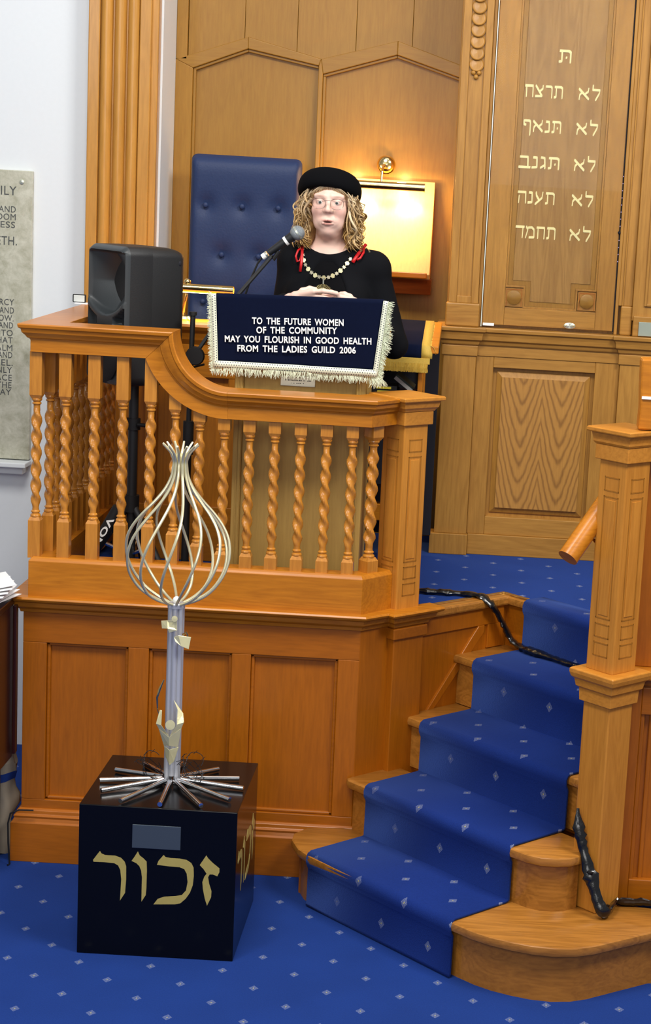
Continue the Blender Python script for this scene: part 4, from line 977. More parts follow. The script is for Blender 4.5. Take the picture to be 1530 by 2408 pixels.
for i in rim:
    x_, y_, z_ = v[i]; j0 = i; uu = (i // (nv + 1)) / nu; aa = uu * wF; dd_ = (x_ - SPK(0, 0, 0)[0]) * sa + (y_ - SPK(0, 0, 0)[1]) * ca; sh_ = .125 - dd_; v.append((x_ + sa * sh_, y_ + ca * sh_, z_))
kN = len(rim); f += [(rim[i], rim[(i + 1) % kN], n0 + (i + 1) % kN, n0 + i) for i in range(kN)]
hb = build(MB().add(v, f), 'horn_baffle', M_black2, sp, smooth=True, angle=60); hb.data.materials.append(M_black)
for p_ in list(hb.data.polygons)[-kN:]: p_.material_index = 1
g_ = MB().lathe([(.0001, .003), (.09, .001), (.098, -.002)], (0, 0, 0), 40); 
Rm = np.array([[-ca, sa * 0, -sa], [sa, 0, -ca], [0, 1, 0]]);
gv = g_.v[0] @ Rm.T; gv = gv + np.array(SPK(wF / 2, .004, SZ0 + .105)); build(MB().add(gv, g_.f), 'woofer_grille', plain('grille_cloth', '15171b', .7, bump=.6, nscale=1500), sp, smooth=True)
for a in (.045, wF - .045): build(MB().sphere(SPK(a, -.003, SZ0 + .13), .0035, 8, 6), 'screw', M_chrome, sp, smooth=True)
build(MB().sphere(SPK(.006, dS - .03, SZ1 - .055), (.008, .008, .012), 10, 8), 'handle_rivet', M_dark, sp, smooth=True)
ss = thing('speaker_stand', 'black tripod stand with white lettering under the loudspeaker', 'stand', (-1.27, 6.45, PZ))
px_, py_ = SPK(.12, .14, 0)[:2]
build(MB().tube([(px_, py_, 1.02), (px_, py_, 1.67)], .0175, 16), 'pole', M_black, ss, smooth=True)
build(MB().tube([(px_, py_, 1.2), (px_, py_, 1.26)], .028, 16), 'collar', M_rubber, ss, smooth=True)
build(MB().tube([(px_, py_, 1.50), (px_, py_, 1.54)], .026, 16), 'collar', M_rubber, ss, smooth=True)
build(MB().tube([(px_ + .02, py_ - .02, 1.52), (px_ + .075, py_ - .03, 1.52)], .007, 8).tube([(px_ + .07, py_ - .03, 1.50), (px_ + .07, py_ - .03, 1.54)], .013, 10), 'clamp_knob', M_rubber, ss, smooth=True)
for a in (205, 325, 85):
    a = math.radians(a); e = (px_ + .2 * math.cos(a), py_ + .2 * math.sin(a) * .9)
    build(MB().tube([(px_, py_, 1.24), (e[0], e[1], PZ + .014)], .013, 12), 'leg', M_black, ss, smooth=True)
    mid = ((px_ + e[0]) / 2, (py_ + e[1]) / 2, (1.24 + PZ) / 2)
    build(MB().tube([(px_, py_, 1.04), mid], .007, 8), 'brace', M_chrome, ss, smooth=True)
# lettering sleeve on the near leg
v_, f_ = text_mesh('VON', .03); a_, b_ = v_[:, 0].min(), v_[:, 0].max(); sleeve0 = np.array([px_ - .09, py_ - .155, 1.10]); sleeve1 = np.array([px_ - .015, py_ - .15, 1.24])
build(MB().tube([sleeve0 + (sleeve1 - sleeve0) * -.25, sleeve1], .022, 14), 'leg_sleeve', M_rubber, ss, smooth=True)
dr = (sleeve1 - sleeve0); ln = np.linalg.norm(dr); dr = dr / ln; nn = np.array([dr[2], 0, -dr[0]]) * -1
pt_ = sleeve0[None] + dr[None] * ((b_ - v_[:, :1]) / (b_ - a_) * ln * .75) - nn[None] * ((v_[:, 1:2] / .73 - .5) * .022); pt_[:, 1] -= .0215 + v_[:, 2] / .02 * .0008
for part_ in [0]:
    islands(MB().add(pt_, f_), 'letter', M_white, ss)

# ------------------------------------------------------------------ microphone on a boom stand
ms = thing('microphone_stand', 'black boom stand rising between handrail and lectern', 'stand', (-1.01, 6.36, PZ))
mx_, my_ = -1.055, 6.36
build(MB().lathe([(.001, 0), (.10, 0), (.10, .01), (.03, .022), (.018, .05), (.001, .05)], (mx_, my_, PZ), 28), 'base', M_rubber, ms, smooth=True)
build(MB().tube([(mx_, my_, PZ + .04), (mx_, my_, 1.45)], .0135, 14), 'lower_pole', M_black, ms, smooth=True)
build(MB().tube([(mx_, my_, 1.43), (mx_, my_, 1.55)], .019, 14), 'pole_clutch', M_rubber, ms, smooth=True)
build(MB().tube([(mx_, my_, 1.55), (mx_ + .005, my_, 1.93)], .009, 12), 'upper_pole', M_black, ms, smooth=True)
build(MB().tube([(mx_ + .005, my_, 1.925), (mx_ + .005, my_, 1.937)], .0135, 12), 'pole_cap', M_rubber, ms, smooth=True)
build(MB().lathe([(.0001, -.012), (.03, -.012), (.034, 0), (.03, .012), (.0001, .012)], (mx_ + .02, my_ - .02, 1.785), 20, YR), 'boom_joint', M_rubber, ms, smooth=True)
build(MB().tube([(mx_ + .02, my_ - .02, 1.79), (-.93, 6.40, 1.965), (-.79, 6.45, 2.145)], .007, 10), 'boom', M_black, ms, smooth=True)
build(MB().tube([(mx_ + .05, my_, 1.755), (mx_ + .0, my_ - .02, 1.74), (mx_ - .02, my_, 1.78)], .004, 8), 'cable_loop', M_rubber, ms, smooth=True)
mc = thing('microphone', 'black handheld microphone with a grey mesh head and white bands', 'microphone', (-.76, 6.45, 2.18))
pa = np.array([-.825, 6.45, 2.137]); pb_ = np.array([-.695, 6.45, 2.236]); dv = pb_ - pa; Lm = np.linalg.norm(dv); dv /= Lm
at = lambda t_: pa + dv * (t_ * Lm)
build(MB().tube([at(.17), at(.3), at(.55), at(.8)], [.0115, .0125, .0145, .0175], 18), 'body', M_black, mc, smooth=True)
build(MB().tube([at(.0), at(.09)], .011, 16), 'tail_band', M_white, mc, smooth=True)
build(MB().tube([at(.1), at(.14)], .0118, 16), 'tail_band', M_silver, mc, smooth=True)
build(MB().tube([at(.60), at(.66)], .0168, 18), 'white_band', M_white, mc, smooth=True)
build(MB().sphere(at(.93), .0265, 22, 14), 'mesh_head', M_grille, mc, smooth=True)
build(MB().tube([at(.925) , at(.965)], .0272, 22), 'head_ring', M_silver, mc, smooth=True)
build(MB().tube([at(.45) + [.0, 0, -.02], at(.30) + [0, 0, -.035], (-.79, 6.45, 2.145)], .008, 10), 'clip', M_rubber, mc, smooth=True)
build(MB().tube([at(0), at(-.12) + [0, 0, -.01], at(-.3) + [-.0, 0, -.05], at(-.45) + [0, 0, -.10], at(-.6) + [-.005, 0, -.14], (-.93, 6.42, 1.93), (-.97, 6.38, 1.8)], .0036, 8), 'cable', M_rubber, mc, smooth=True)

# ------------------------------------------------------------------ lectern and its cloth
le = thing('lectern', 'pale oak lectern with a small silver plate behind the balusters', 'lectern', (-.645, 6.36, PZ))
bx('front_panel', LW, le, -.845, -.455, 6.228, 6.25, PZ, 1.94, .002)
for x0, x1 in ((-.875, -.845), (-.455, -.42)): bx('corner_post', LW, le, x0, x1, 6.215, 6.25, PZ, 1.94, .003)
for x0, x1 in ((-.862, -.858), (-.852, -.848), (-.452, -.448), (-.442, -.438)): bx('reeding', LW, le, x0, x1, 6.211, 6.216, PZ, 1.94, .001)
for x0, x1 in ((-.875, -.855), (-.44, -.42)): bx('side_panel', LW, le, x0, x1, 6.25, 6.50, PZ, 1.88, .002)
bx('foot', LW, le, -.89, -.405, 6.20, 6.51, PZ, .975, .003)
build(MB().prism([(6.2, 1.94), (6.2, 2.0), (6.52, 1.90), (6.52, 1.86)], lambda y, z: (-.95, y, z), lambda y, z: (-.36, y, z)), 'sloping_top', LW, le, bevel=.003)
o = bx('silver_plate', M_silver, le, -.718, -.598, 6.2235, 6.2275, 1.712, 1.748, .001)
m_ = MB()
for z_, x0, x1, hh in ((1.7425, -.680, -.638, .0022), (1.7325, -.702, -.615, .0036), (1.7225, -.682, -.64, .0022)):
    x = x0
    while x < x1: wv = rng.uniform(.002, .005); m_.box(x, x + wv, 6.2228, 6.2236, z_ - hh / 2, z_ + hh / 2); x += wv + rng.choice([.0015, .0015, .0015, .006])
build(m_, 'engraving', M_stone_text, le, kind='stuff')
cl = thing('lectern_cloth', 'navy velvet lectern cloth with white embroidered words and cream fringe', 'cloth', (-.645, 6.19, 2.0))
def cx0(z): return -.945 + (2.02 - z) * .06       # left edge of velvet
def cx1(z): return -.372 - (2.02 - z) * .10
ZT, ZB = 2.021, 1.787
def cy(x, z): return 6.186 + .003 * math.sin(x * 31 + z * 9) * (2.02 - z) * 4 - .004 * math.sin(x * 11)
v = []; uv = []; f = []; nx, nz = 40, 22
secs_y = []
for j in range(nz + 1):
    for i in range(nx + 1):
        u = i / nx; z = ZT - (ZT - ZB) * j / nz; z_ = z + (u - .5) * .011 * (1 - j / nz); x = cx0(z) + (cx1(z) - cx0(z)) * u
        v.append((x, cy(x, z), z_))
for j in range(nz):
    for i in range(nx): a = j * (nx + 1) + i; f.append((a, a + 1, a + nx + 2, a + nx + 1))
# back over the slope
for k, (yy, dz) in enumerate([(6.195, .004), (6.21, .0035), (6.3, -.024), (6.42, -.062), (6.53, -.095)]):
    b0 = len(v)
    for i in range(nx + 1):
        u = i / nx; v.append((cx0(ZT) + (cx1(ZT) - cx0(ZT)) * u, yy, ZT + dz + (u - .5) * .011))
    p0 = 0 if k == 0 else b0 - (nx + 1)
    for i in range(nx): f.append((p0 + i + 1, p0 + i, b0 + i, b0 + i + 1))
vo = build(MB().add(v, f), 'velvet', M_velvet, cl, smooth=True, angle=80); sd = vo.modifiers.new('thick', 'SOLIDIFY'); sd.thickness = .004; sd.offset = -1
# braid bands
def ribbon(path, wid, name, y=lambda x, z: cy(x, z) - .003):
    v = []; uv = []; al = 0; 
    for i, (x, z, nx_, nz_) in enumerate(path):
        if i: al += math.hypot(x - path[i - 1][0], z - path[i - 1][1])
        v += [(x, y(x, z), z), (x + nx_ * wid, y(x, z) - .001, z + nz_ * wid)]; uv += [(al, 0), (al, wid)]
    f = [(2 * i, 2 * i + 1, 2 * i + 3, 2 * i + 2) for i in range(len(path) - 1)]
    o = build(MB().add(v, f, uv), name, M_band, cl, smooth=True); s_ = o.modifiers.new('thick', 'SOLIDIFY'); s_.thickness = .002; s_.offset = 0; return o
ribbon([(x, ZB + .003, 0, -1) for x in np.linspace(cx0(ZB) - .012, cx1(ZB) + .012, 30)], .024, 'braid')
ribbon([(cx0(z) + .001, z, -1, 0) for z in np.linspace(ZT - .005, ZB - .02, 16)], .017, 'braid')
ribbon([(cx1(z) - .001, z + .004, 1, 0) for z in np.linspace(ZT + .002, ZB - .02, 16)], .017, 'braid')
fm = MB()
def strand(p, d, ln, wob=.3, r=.0012, y=6.183):
    pts_ = [np.array([p[0], y, p[1]])]; dd = np.array([d[0], 0, d[1]], float)
    for k in range(4):
        dd = dd + rng.uniform(-wob, wob, 3) * [1, .6, 1]; dd /= np.linalg.norm(dd); pts_.append(pts_[-1] + dd * ln / 4)
    fm.tube(pts_, [r, r, r * .9, r * .8, r * .4], 3)
for i in range(430):
    x = cx0(ZB) - .02 + (cx1(ZB) - cx0(ZB) + .04) * rng.rand(); strand((x, ZB - .02), (rng.uniform(-.15, .15), -1), rng.uniform(.018, .032))
for i in range(430):
    z = ZT - (ZT - ZB + .03) * rng.rand(); strand((cx0(z) - .015, z), (-1, rng.uniform(-.7, .1)), rng.uniform(.01, .02), .45)
    strand((cx1(z) + .015, z + .003), (1, rng.uniform(-.8, 0)), rng.uniform(.012, .026) + (.012 if 1.86 < z < 1.93 else 0), .45)
for i in range(50): strand((cx1(ZB) + .0 + rng.rand() * .03, ZB - .02), (rng.uniform(-.3, .5), -1), rng.uniform(.03, .045), .3)
build(fm, 'fringe', M_cream, cl, kind='stuff')
tlines = [('TO THE FUTURE WOMEN', -.818, 1.923, -.505, 1.934), ('OF THE COMMUNITY', -.802, 1.892, -.526, 1.905), ('MAY YOU FLOURISH IN GOOD HEALTH', -.909, 1.856, -.407, 1.876), ('FROM THE LADIES GUILD 2006', -.865, 1.826, -.459, 1.842)]
for s_, x0, z0, x1, z1 in tlines:
    words = s_.split(); v_, f_ = text_mesh(s_, .028)
    m_ = MB(); text_on(m_, s_, x0, z0, x1, z1, .0225, 6.1815, .026, .0012)
    islands(m_, 'embroidered_letter', M_white, cl)

# ------------------------------------------------------------------ reading desk with gold fringed cover, books
rd = thing('reading_desk', 'open oak reading desk beside the ark holding prayer books', 'desk', (-.37, 7.05, PZ))
bx('desk_leg', W['Z'], rd, -.272, -.252, 6.93, 6.955, PZ, 1.80, .003); bx('desk_leg', W['Z'], rd, -.272, -.252, 7.17, 7.195, PZ, 1.84, .003)
bx('desk_leg', W['Z'], rd, -.505, -.485, 6.93, 6.955, PZ, 1.80, .003); bx('desk_leg', W['Z'], rd, -.505, -.485, 7.17, 7.195, PZ, 1.84, .003)
build(MB().prism([(6.91, 1.785), (6.91, 1.815), (7.21, 1.885), (7.21, 1.855)], lambda y, z: (-.52, y, z), lambda y, z: (-.197, y, z)), 'sloping_top', W['X'], rd, bevel=.004)
bx('back_lining', M_dark, rd, -.50, -.20, 7.20, 7.215, 1.02, 1.86, .001)
bx('shelf', MAH, rd, -.50, -.258, 6.94, 7.2, 1.60, 1.615, .002)
bx('lower_shelf', WD['X'], rd, -.50, -.27, 6.95, 7.16, 1.135, 1.155, .003); bx('shelf_front', W['X'], rd, -.50, -.27, 6.935, 6.95, 1.12, 1.185, .003)
bx('lower_lining', M_dark, rd, -.50, -.258, 7.02, 7.03, 1.25, 1.6, .001)
dc = thing('desk_cover', 'navy velvet desk cover with gold fringe beside the ark', 'cloth', (-.39, 7.05, 1.85))
v = []; f = []; xs2 = np.linspace(-.515, -.262, 14); rows = [(7.205, 1.888), (7.05, 1.852), (6.915, 1.820), (6.904, 1.812), (6.902, 1.785), (6.900, 1.765)]
for j, (y, z) in enumerate(rows):
    for i, x in enumerate(xs2): v.append((x + (.006 * (j > 3)) * math.sin(i), y + (.003 * math.sin(i * 1.3) if j > 3 else 0), z))
for j in range(len(rows) - 1):
    for i in range(13): a = j * 14 + i; f.append((a, a + 1, a + 15, a + 14))
o = build(MB().add(v, f), 'velvet', M_velvet, dc, smooth=True, angle=80); sd = o.modifiers.new('t', 'SOLIDIFY'); sd.thickness = .003
v = []; 
for (y, z) in rows: v += [(-.262, y - .003, z + .001), (-.228 + (.008 if z < 1.8 else 0), y - .004, z - .002 + .004 * math.sin(z * 300))]
o = build(MB().add(v, [(2 * i, 2 * i + 1, 2 * i + 3, 2 * i + 2) for i in range(5)]), 'side_braid', M_ochre, dc, smooth=True); sd = o.modifiers.new('t', 'SOLIDIFY'); sd.thickness = .003
bx('front_braid', M_ochre, dc, -.515, -.228, 6.893, 6.899, 1.745, 1.768, .001)
fm = MB()
for i in range(760):
    x = -.515 + rng.rand() * .28; ln = rng.uniform(.030, .036); fm.tube([(x, 6.894, 1.748), (x + rng.uniform(-.002, .002), 6.892, 1.748 - ln / 2), (x + rng.uniform(-.003, .003), 6.893, 1.748 - ln)], .0013, 3)
for i in range(90):
    t_ = rng.rand(); y = 6.905 + t_ * .29; z = 1.815 + t_ * .068; x = -.229
    fm.tube([(x, y, z), (x + .012, y - .002, z - .006), (x + .022, y, z - .022 - rng.rand() * .012)], .0013, 3)
build(fm, 'fringe', M_ochre, dc, kind='stuff')
BK = [('black prayer book lying under a yellow page edge on the desk shelf', -.41, .105, 1.632), ('lower black prayer book with yellow page edge on the desk shelf', -.405, .11, 1.616)]
for lab, x, wd_, z in BK[::-1]:
    b_ = thing('book', lab, 'book', (x, 7.0, z), 'prayer books in the reading desk')
    bx('cover', M_rubber, b_, x - .05, x + .058, 6.955, 7.08, z, z + .0155, .001); bx('page_edge', M_yellow, b_, x - .022, x + .036, 6.952, 6.956, z + .0035, z + .0125, 0)
b_ = thing('book', 'dark green book leaning slantwise with a white spine inside the desk', 'book', (-.33, 7.0, 1.66), 'prayer books in the reading desk')
def LN_(a, b, c): # leaning book
    t_ = math.radians(-37); return (-.30 + a * math.cos(t_) - c * math.sin(t_), b, 1.622 + .0 + a * math.sin(t_) * 1 + c * math.cos(t_))
bx('cover', plain('dark_green_cover', '16291f', .5), b_, -.085, .0, 6.965, 7.10, .002, .026, .001, LN_); bx('spine', plain('pale_spine', 'b9b6b0', .6), b_, -.085, .0, 6.96, 6.965, .004, .018, .001, LN_)

# ------------------------------------------------------------------ small framed glass on the side rail
mr = thing('pocket_mirror', 'small black-rimmed glass propped on the far left side rail', 'mirror', (-1.53, 6.95, 1.895))
bx('rim', M_rubber, mr, -1.612, -1.56, 6.95, 6.958, 1.900, 1.932, .004); bx('pane', plain('pale_pane', 'd6dad6', .15), mr, -1.607, -1.565, 6.947, 6.9502, 1.903, 1.928, .003)
bx('stand_block', M_paper, mr, -1.60, -1.55, 6.93, 6.97, 1.895, 1.900, .001)

# ------------------------------------------------------------------ cables taped in black plastic
def wrap(name, lab, pts, w_, h_, seed, knots=()):
    r_ = np.random.RandomState(seed); pts = np.array(pts, float); d = np.concatenate([[0], np.cumsum(np.linalg.norm(np.diff(pts, axis=0), axis=1))]); n = int(d[-1] / .012) + 2; t_ = np.linspace(0, d[-1], n)
    P_ = np.stack([np.interp(t_, d, pts[:, i]) for i in range(3)], 1); k = np.array([.25, .5, .25])
    for _ in range(2):
        Q = P_.copy()
        for i in range(3): Q[1:-1, i] = np.convolve(P_[:, i], k, 'valid')
        P_ = Q
    P_ += r_.uniform(-.0015, .0015, P_.shape); rad = w_ * (.75 + .5 * r_.rand(n)); 
    rad *= np.minimum(1, (np.arange(n) + 2) / 7.)
    for kx, ks in knots: rad += ks * np.exp(-((np.arange(n) / n - kx) / .05) ** 2)
    root = thing(name, lab, 'cable', tuple(pts[0])); o = build(MB().tube(P_, rad, 9, flat=h_), 'tape_wrap', M_tape, root, smooth=True, angle=50)
    for kx, ks in knots:
        i = int(kx * (n - 1)); p = P_[i]; m_ = MB()
        for j in range(3):
            e = p + r_.uniform(-1, 1, 3) * [.035, .02, .03] ; m_.tube([p, (p + e) / 2 + [0, -.008, .006], e], [.008, .012, .003], 5, flat=.35)
        build(m_, 'loose_tape_end', M_tape, root, smooth=True)
    return root
cz = PZ + .012
c0 = [L(.0, .45, cz + .008), L(.012, .475, PZ + .012), L(.03, .50, PZ - .03)]
wrap('taped_cable', 'cable bundle in black tape crossing the platform and dropping across the upper step', [(-.24, 6.52, cz), (-.14, 6.51, cz), (-.04, 6.51, cz), L(-.06, .575, cz), L(-.01, .59, cz + .003), L(.028, .60, PZ - .005), L(.034, .635, PZ - .05), L(.05, .675, PZ - .12), L(.07, .685, .78), L(.13, .68, .768), L(.25, .675, .768), L(.5, .672, .768), L(.7, .672, .768), L(.9, .672, .768)], .020, .5, 3, ((.47, .012), (.88, .010)))
wrap('taped_cable', 'cable bundle in black tape running down beside the right newel post to the lowest step', [L(.953, .108, .515), L(.962, .103, .49), L(.970, .10, .46), L(.992, .10, .402), L(1.021, .10, .341), L(1.049, .10, .29), L(1.075, .10, .235), L(1.10, .11, .205), (.50, 5.475, .203), (.60, 5.478, .203), (.75, 5.47, .203)], .0175, .45, 8, ((.30, .008), (.6, .0)))
# ------------------------------------------------------------------ dark cabinet, papers and bag at the left edge
pn = thing('dark_cabinet', 'dark mahogany cabinet cut off by the left edge of the photograph', 'cabinet', (-1.95, 5.95, 0))
bx('body', MAH, pn, -2.4, -1.583, 5.75, 6.03, .38, .93, .004); bx('lid', MAH, pn, -2.42, -1.578, 5.73, 6.035, .93, .955, .004)
bx('front_edge', MAH, pn, -1.578, -1.566, 6.0, 6.03, .40, .93, .003)
for x in (-2.36, -1.66): bx('leg', MAH, pn, x, x + .04, 5.78, 5.82, 0, .38, .003); bx('leg', MAH, pn, x, x + .04, 5.98, 6.02, 0, .38, .003)
for k in range(6):
    a = math.radians(8 * k - 15); z = .956 + k * .006
    fr_ = lambda x, y, c, a=a, k=k: (-1.69 + (x * math.cos(a) - y * math.sin(a)), 5.93 + x * math.sin(a) + y * math.cos(a), c + .22 * max(0, x - .0) * (.6 + .2 * k))
    o = bx('paper_sheet', M_paper, None, -.15, .12, -.10, .10, z, z + .0025, 0, fr_); tag(o, ['lowest white paper sheet of the pile on the dark cabinet', 'second white sheet from the bottom of the paper pile', 'third white sheet from the bottom of the paper pile', 'fourth white sheet from the bottom of the paper pile', 'fifth white sheet from the bottom of the paper pile', 'topmost white paper sheet of the pile on the dark cabinet'][k], 'paper', 'papers piled on the dark cabinet')
bg = thing('canvas_bag', 'crumpled beige bag with a blue band on the carpet left of the platform', 'bag', (-1.66, 6.05, 0))
secs = []; r_ = np.random.RandomState(4)
for k in range(12):
    z = .002 + k * .03; w_ = .085 + .012 * math.sin(k * 1.3); secs.append([(-1.675 + w_ * math.cos(a) * (1 + .12 * math.sin(3 * a + k)), 6.115 + .05 * math.sin(a) * (1 + .15 * math.sin(5 * a + k * .7)), z + .006 * math.sin(4 * a + k)) for a in np.linspace(0, 2 * math.pi, 24, endpoint=False)])
build(MB().loft(secs), 'sack', M_beige, bg, smooth=True, angle=60)
build(MB().loft([[( -1.675 + (x + 1.675) * 1.03, 6.1 + (y - 6.1) * 1.03, z) for x, y, z in s_] for s_ in secs[9:11]], caps=False), 'blue_band', M_blue, bg, smooth=True)
m_ = MB()
m_.loft([[(x, y, z) for x, y, z in secs[-1]], [( -1.65 + (x + 1.675) * .45, 6.1 + (y - 6.1) * .5, .42 + .02 * math.sin(i)) for i, (x, y, z) in enumerate(secs[-1])]])
build(m_, 'gathered_top', M_beige, bg, smooth=True)
o = build(MB().tube([(-1.50, 6.005, .197), (-1.55, 6.0, .197), (-1.578, 5.995, .185), (-1.585, 5.99, .15), (-1.582, 5.985, .08), (-1.575, 5.98, .004), (-1.58, 5.97, .004)], .003, 8), 'thin_cable', M_rubber, None, smooth=True)
tag(o, 'thin black cable running over the left end of the baseboard', 'cable')

# ------------------------------------------------------------------ the speaker (person), one continuous body surface
class SDF:
    def __init__(s, xs, ys, zs): s.x, s.y, s.z = [np.asarray(a, np.float32) for a in (xs, ys, zs)]; s.F = np.full((len(xs), len(ys), len(zs)), .5, np.float32)
    def sl(s, lo, hi):
        out = []
        for a, l_, h_ in zip((s.x, s.y, s.z), lo, hi): i0 = np.searchsorted(a, l_); i1 = np.searchsorted(a, h_); out.append(slice(max(i0 - 1, 0), min(i1 + 1, len(a))))
        X, Y, Z_ = np.meshgrid(s.x[out[0]], s.y[out[1]], s.z[out[2]], indexing='ij', sparse=True); return tuple(out), X, Y, Z_
    def comb(s, sl_, d, k, sub=False):
        f = s.F[sl_]
        if sub: d = -d; h_ = np.clip(.5 - .5 * (f - d) / k, 0, 1); s.F[sl_] = f * (1 - h_) + d * h_ + k * h_ * (1 - h_)
        else: h_ = np.clip(.5 + .5 * (f - d) / k, 0, 1); s.F[sl_] = f * (1 - h_) + d * h_ - k * h_ * (1 - h_)
    def cap(s, a, b, ra, rb, k=.01, sub=False):
        a = np.array(a, np.float32); b = np.array(b, np.float32); m_ = max(ra, rb) + 3 * k + .02
        sl_, X, Y, Z_ = s.sl(np.minimum(a, b) - m_, np.maximum(a, b) + m_); d = b - a; dd = max(d @ d, 1e-9)
        t_ = np.clip(((X - a[0]) * d[0] + (Y - a[1]) * d[1] + (Z_ - a[2]) * d[2]) / dd, 0, 1)
        D = np.sqrt((X - a[0] - t_ * d[0]) ** 2 + (Y - a[1] - t_ * d[1]) ** 2 + (Z_ - a[2] - t_ * d[2]) ** 2) - (ra + (rb - ra) * t_); s.comb(sl_, D, k, sub)
    def ell(s, c, r, k=.01, sub=False):
        c = np.array(c, np.float32); r = np.array(r, np.float32); m_ = r + 3 * k + .02
        sl_, X, Y, Z_ = s.sl(c - m_, c + m_); u = [(X - c[0]), (Y - c[1]), (Z_ - c[2])]
        k0 = np.sqrt((u[0] / r[0]) ** 2 + (u[1] / r[1]) ** 2 + (u[2] / r[2]) ** 2); k1 = np.sqrt((u[0] / r[0] ** 2) ** 2 + (u[1] / r[1] ** 2) ** 2 + (u[2] / r[2] ** 2) ** 2) + 1e-6
        s.comb(sl_, k0 * (k0 - 1) / k1, k, sub)
    def mesh(s):
        F = s.F; x, y, z = s.x, s.y, s.z; I = F < 0; nx, ny, nz = F.shape
        acc = {}; cnt = np.zeros((nx - 1, ny - 1, nz - 1), np.int8); sx_ = [np.zeros(cnt.shape, np.float32) for _ in range(3)]; cross = []
        for ax in range(3):
            s0 = [slice(None)] * 3; s1 = [slice(None)] * 3; s0[ax] = slice(0, -1); s1[ax] = slice(1, None)
            a, b = F[tuple(s0)], F[tuple(s1)]; cr_ = I[tuple(s0)] != I[tuple(s1)]; idx = np.argwhere(cr_)
            t_ = a[cr_] / (a[cr_] - b[cr_]); co = [x[idx[:, 0]].copy(), y[idx[:, 1]].copy(), z[idx[:, 2]].copy()]; g = (x, y, z)[ax]
            co[ax] = g[idx[:, ax]] + t_ * (g[idx[:, ax] + 1] - g[idx[:, ax]]); o1, o2 = [i for i in range(3) if i != ax]
            for d1 in (0, -1):
                for d2 in (0, -1):
                    j = idx.copy(); j[:, o1] += d1; j[:, o2] += d2; ok = (j >= 0).all(1) & (j[:, 0] < nx - 1) & (j[:, 1] < ny - 1) & (j[:, 2] < nz - 1); jj = tuple(j[ok].T)
                    np.add.at(cnt, jj, 1)
                    for c in range(3): np.add.at(sx_[c], jj, co[c][ok])
            cross.append((ax, o1, o2, idx, I[tuple(s0)][cr_]))
        act = cnt > 0; vid = np.full(cnt.shape, -1, np.int64); vid[act] = np.arange(act.sum()); V = np.stack([sx_[c][act] / cnt[act] for c in range(3)], 1); Fc = []
        for ax, o1, o2, idx, ins in cross:
            ok = (idx[:, o1] > 0) & (idx[:, o2] > 0) & (idx[:, o1] < cnt.shape[o1]) & (idx[:, o2] < cnt.shape[o2]); j = idx[ok]; q_ = []
            for d1, d2 in ((-1, -1), (0, -1), (0, 0), (-1, 0)): jj = j.copy(); jj[:, o1] += d1; jj[:, o2] += d2; q_.append(vid[tuple(jj.T)])
            q_ = np.stack(q_, 1); fl_ = ins[ok] ^ (ax == 1); q_[~fl_] = q_[~fl_][:, ::-1]; Fc.append(q_)
        return V, np.concatenate(Fc)
def npmesh(name, V, Fq, mat, parent, tint=None):
    me = bpy.data.meshes.new(name); V = V - ROOT[parent.name] if parent is not None else V
    me.vertices.add(len(V)); me.vertices.foreach_set('co', np.ascontiguousarray(V, np.float32).ravel()); me.loops.add(len(Fq) * 4); me.loops.foreach_set('vertex_index', Fq.astype(np.int32).ravel())
    me.polygons.add(len(Fq)); me.polygons.foreach_set('loop_start', np.arange(len(Fq), dtype=np.int32) * 4); me.update(calc_edges=True); me.validate()
    me.polygons.foreach_set('use_smooth', np.ones(len(me.polygons), bool))
    if tint is not None: ca_ = me.color_attributes.new('tint', 'FLOAT_COLOR', 'POINT'); ca_.data.foreach_set('color', np.ascontiguousarray(tint, np.float32).ravel())
    return me
def ax(segs):
    out = []
    for a, b, h_ in segs: out += list(np.arange(a, b - h_ * .5, h_))
    out.append(segs[-1][1]); return np.array(out)
HX, HY, HZ = -.613, 6.69, 2.337            # head centre
BY = 6.71
def grid(fine=True):
    if fine: return SDF(ax([(-.93, HX - .14, .008), (HX - .14, HX + .14, .0024), (HX + .14, -.30, .008)]), ax([(6.43, 6.83, .0026), (6.83, 6.90, .008)]), ax([(PZ + .0, 1.96, .010), (1.96, 2.46, .0024)]))
    return SDF(ax([(-.95, -.28, .0065)]), ax([(6.40, 6.92, .0065)]), ax([(PZ + .0, 2.26, .0065)]))
def hp(x, y, z): return (HX + x, HY + y, HZ + z)
SH = [(HX - .125, BY + .01, 2.118), (HX + .165, BY + .01, 2.105)]      # shoulders
EL = [(HX - .165, BY - .0, 1.86), (HX + .255, BY - .0, 1.83)]
WR = [(HX - .135, 6.515, 1.976), (HX + .140, 6.52, 1.967)]
def torso(g, o_=0., k=.03):
    g.ell((HX, BY + .01, 2.02), (.165 + o_, .10 + o_, .15 + o_), k); g.ell((HX, BY + .01, 1.80), (.155 + o_, .11 + o_, .22 + o_), k); g.ell((HX, BY + .02, 1.62), (.175 + o_, .12 + o_, .16 + o_), k)
    for s_ in (-1, 1): g.ell((HX + s_ * .07, BY - .06, 1.985), (.07 + o_, .06 + o_, .07 + o_), .03)
    for S_ in SH: g.cap((HX, BY + .015, 2.135), S_, .052 + o_, .05 + o_, .03)
def arms(g, o_=0., k=.015, stop=1.):
    for S_, E_, W_ in zip(SH, EL, WR): g.cap(S_, E_, .047 + o_, .040 + o_, k); E_ = np.array(E_); W_ = np.array(W_); g.cap(E_, E_ + (W_ - E_) * stop, .038 + o_, .038 - (.014 if stop > .99 else .006) + o_, k)
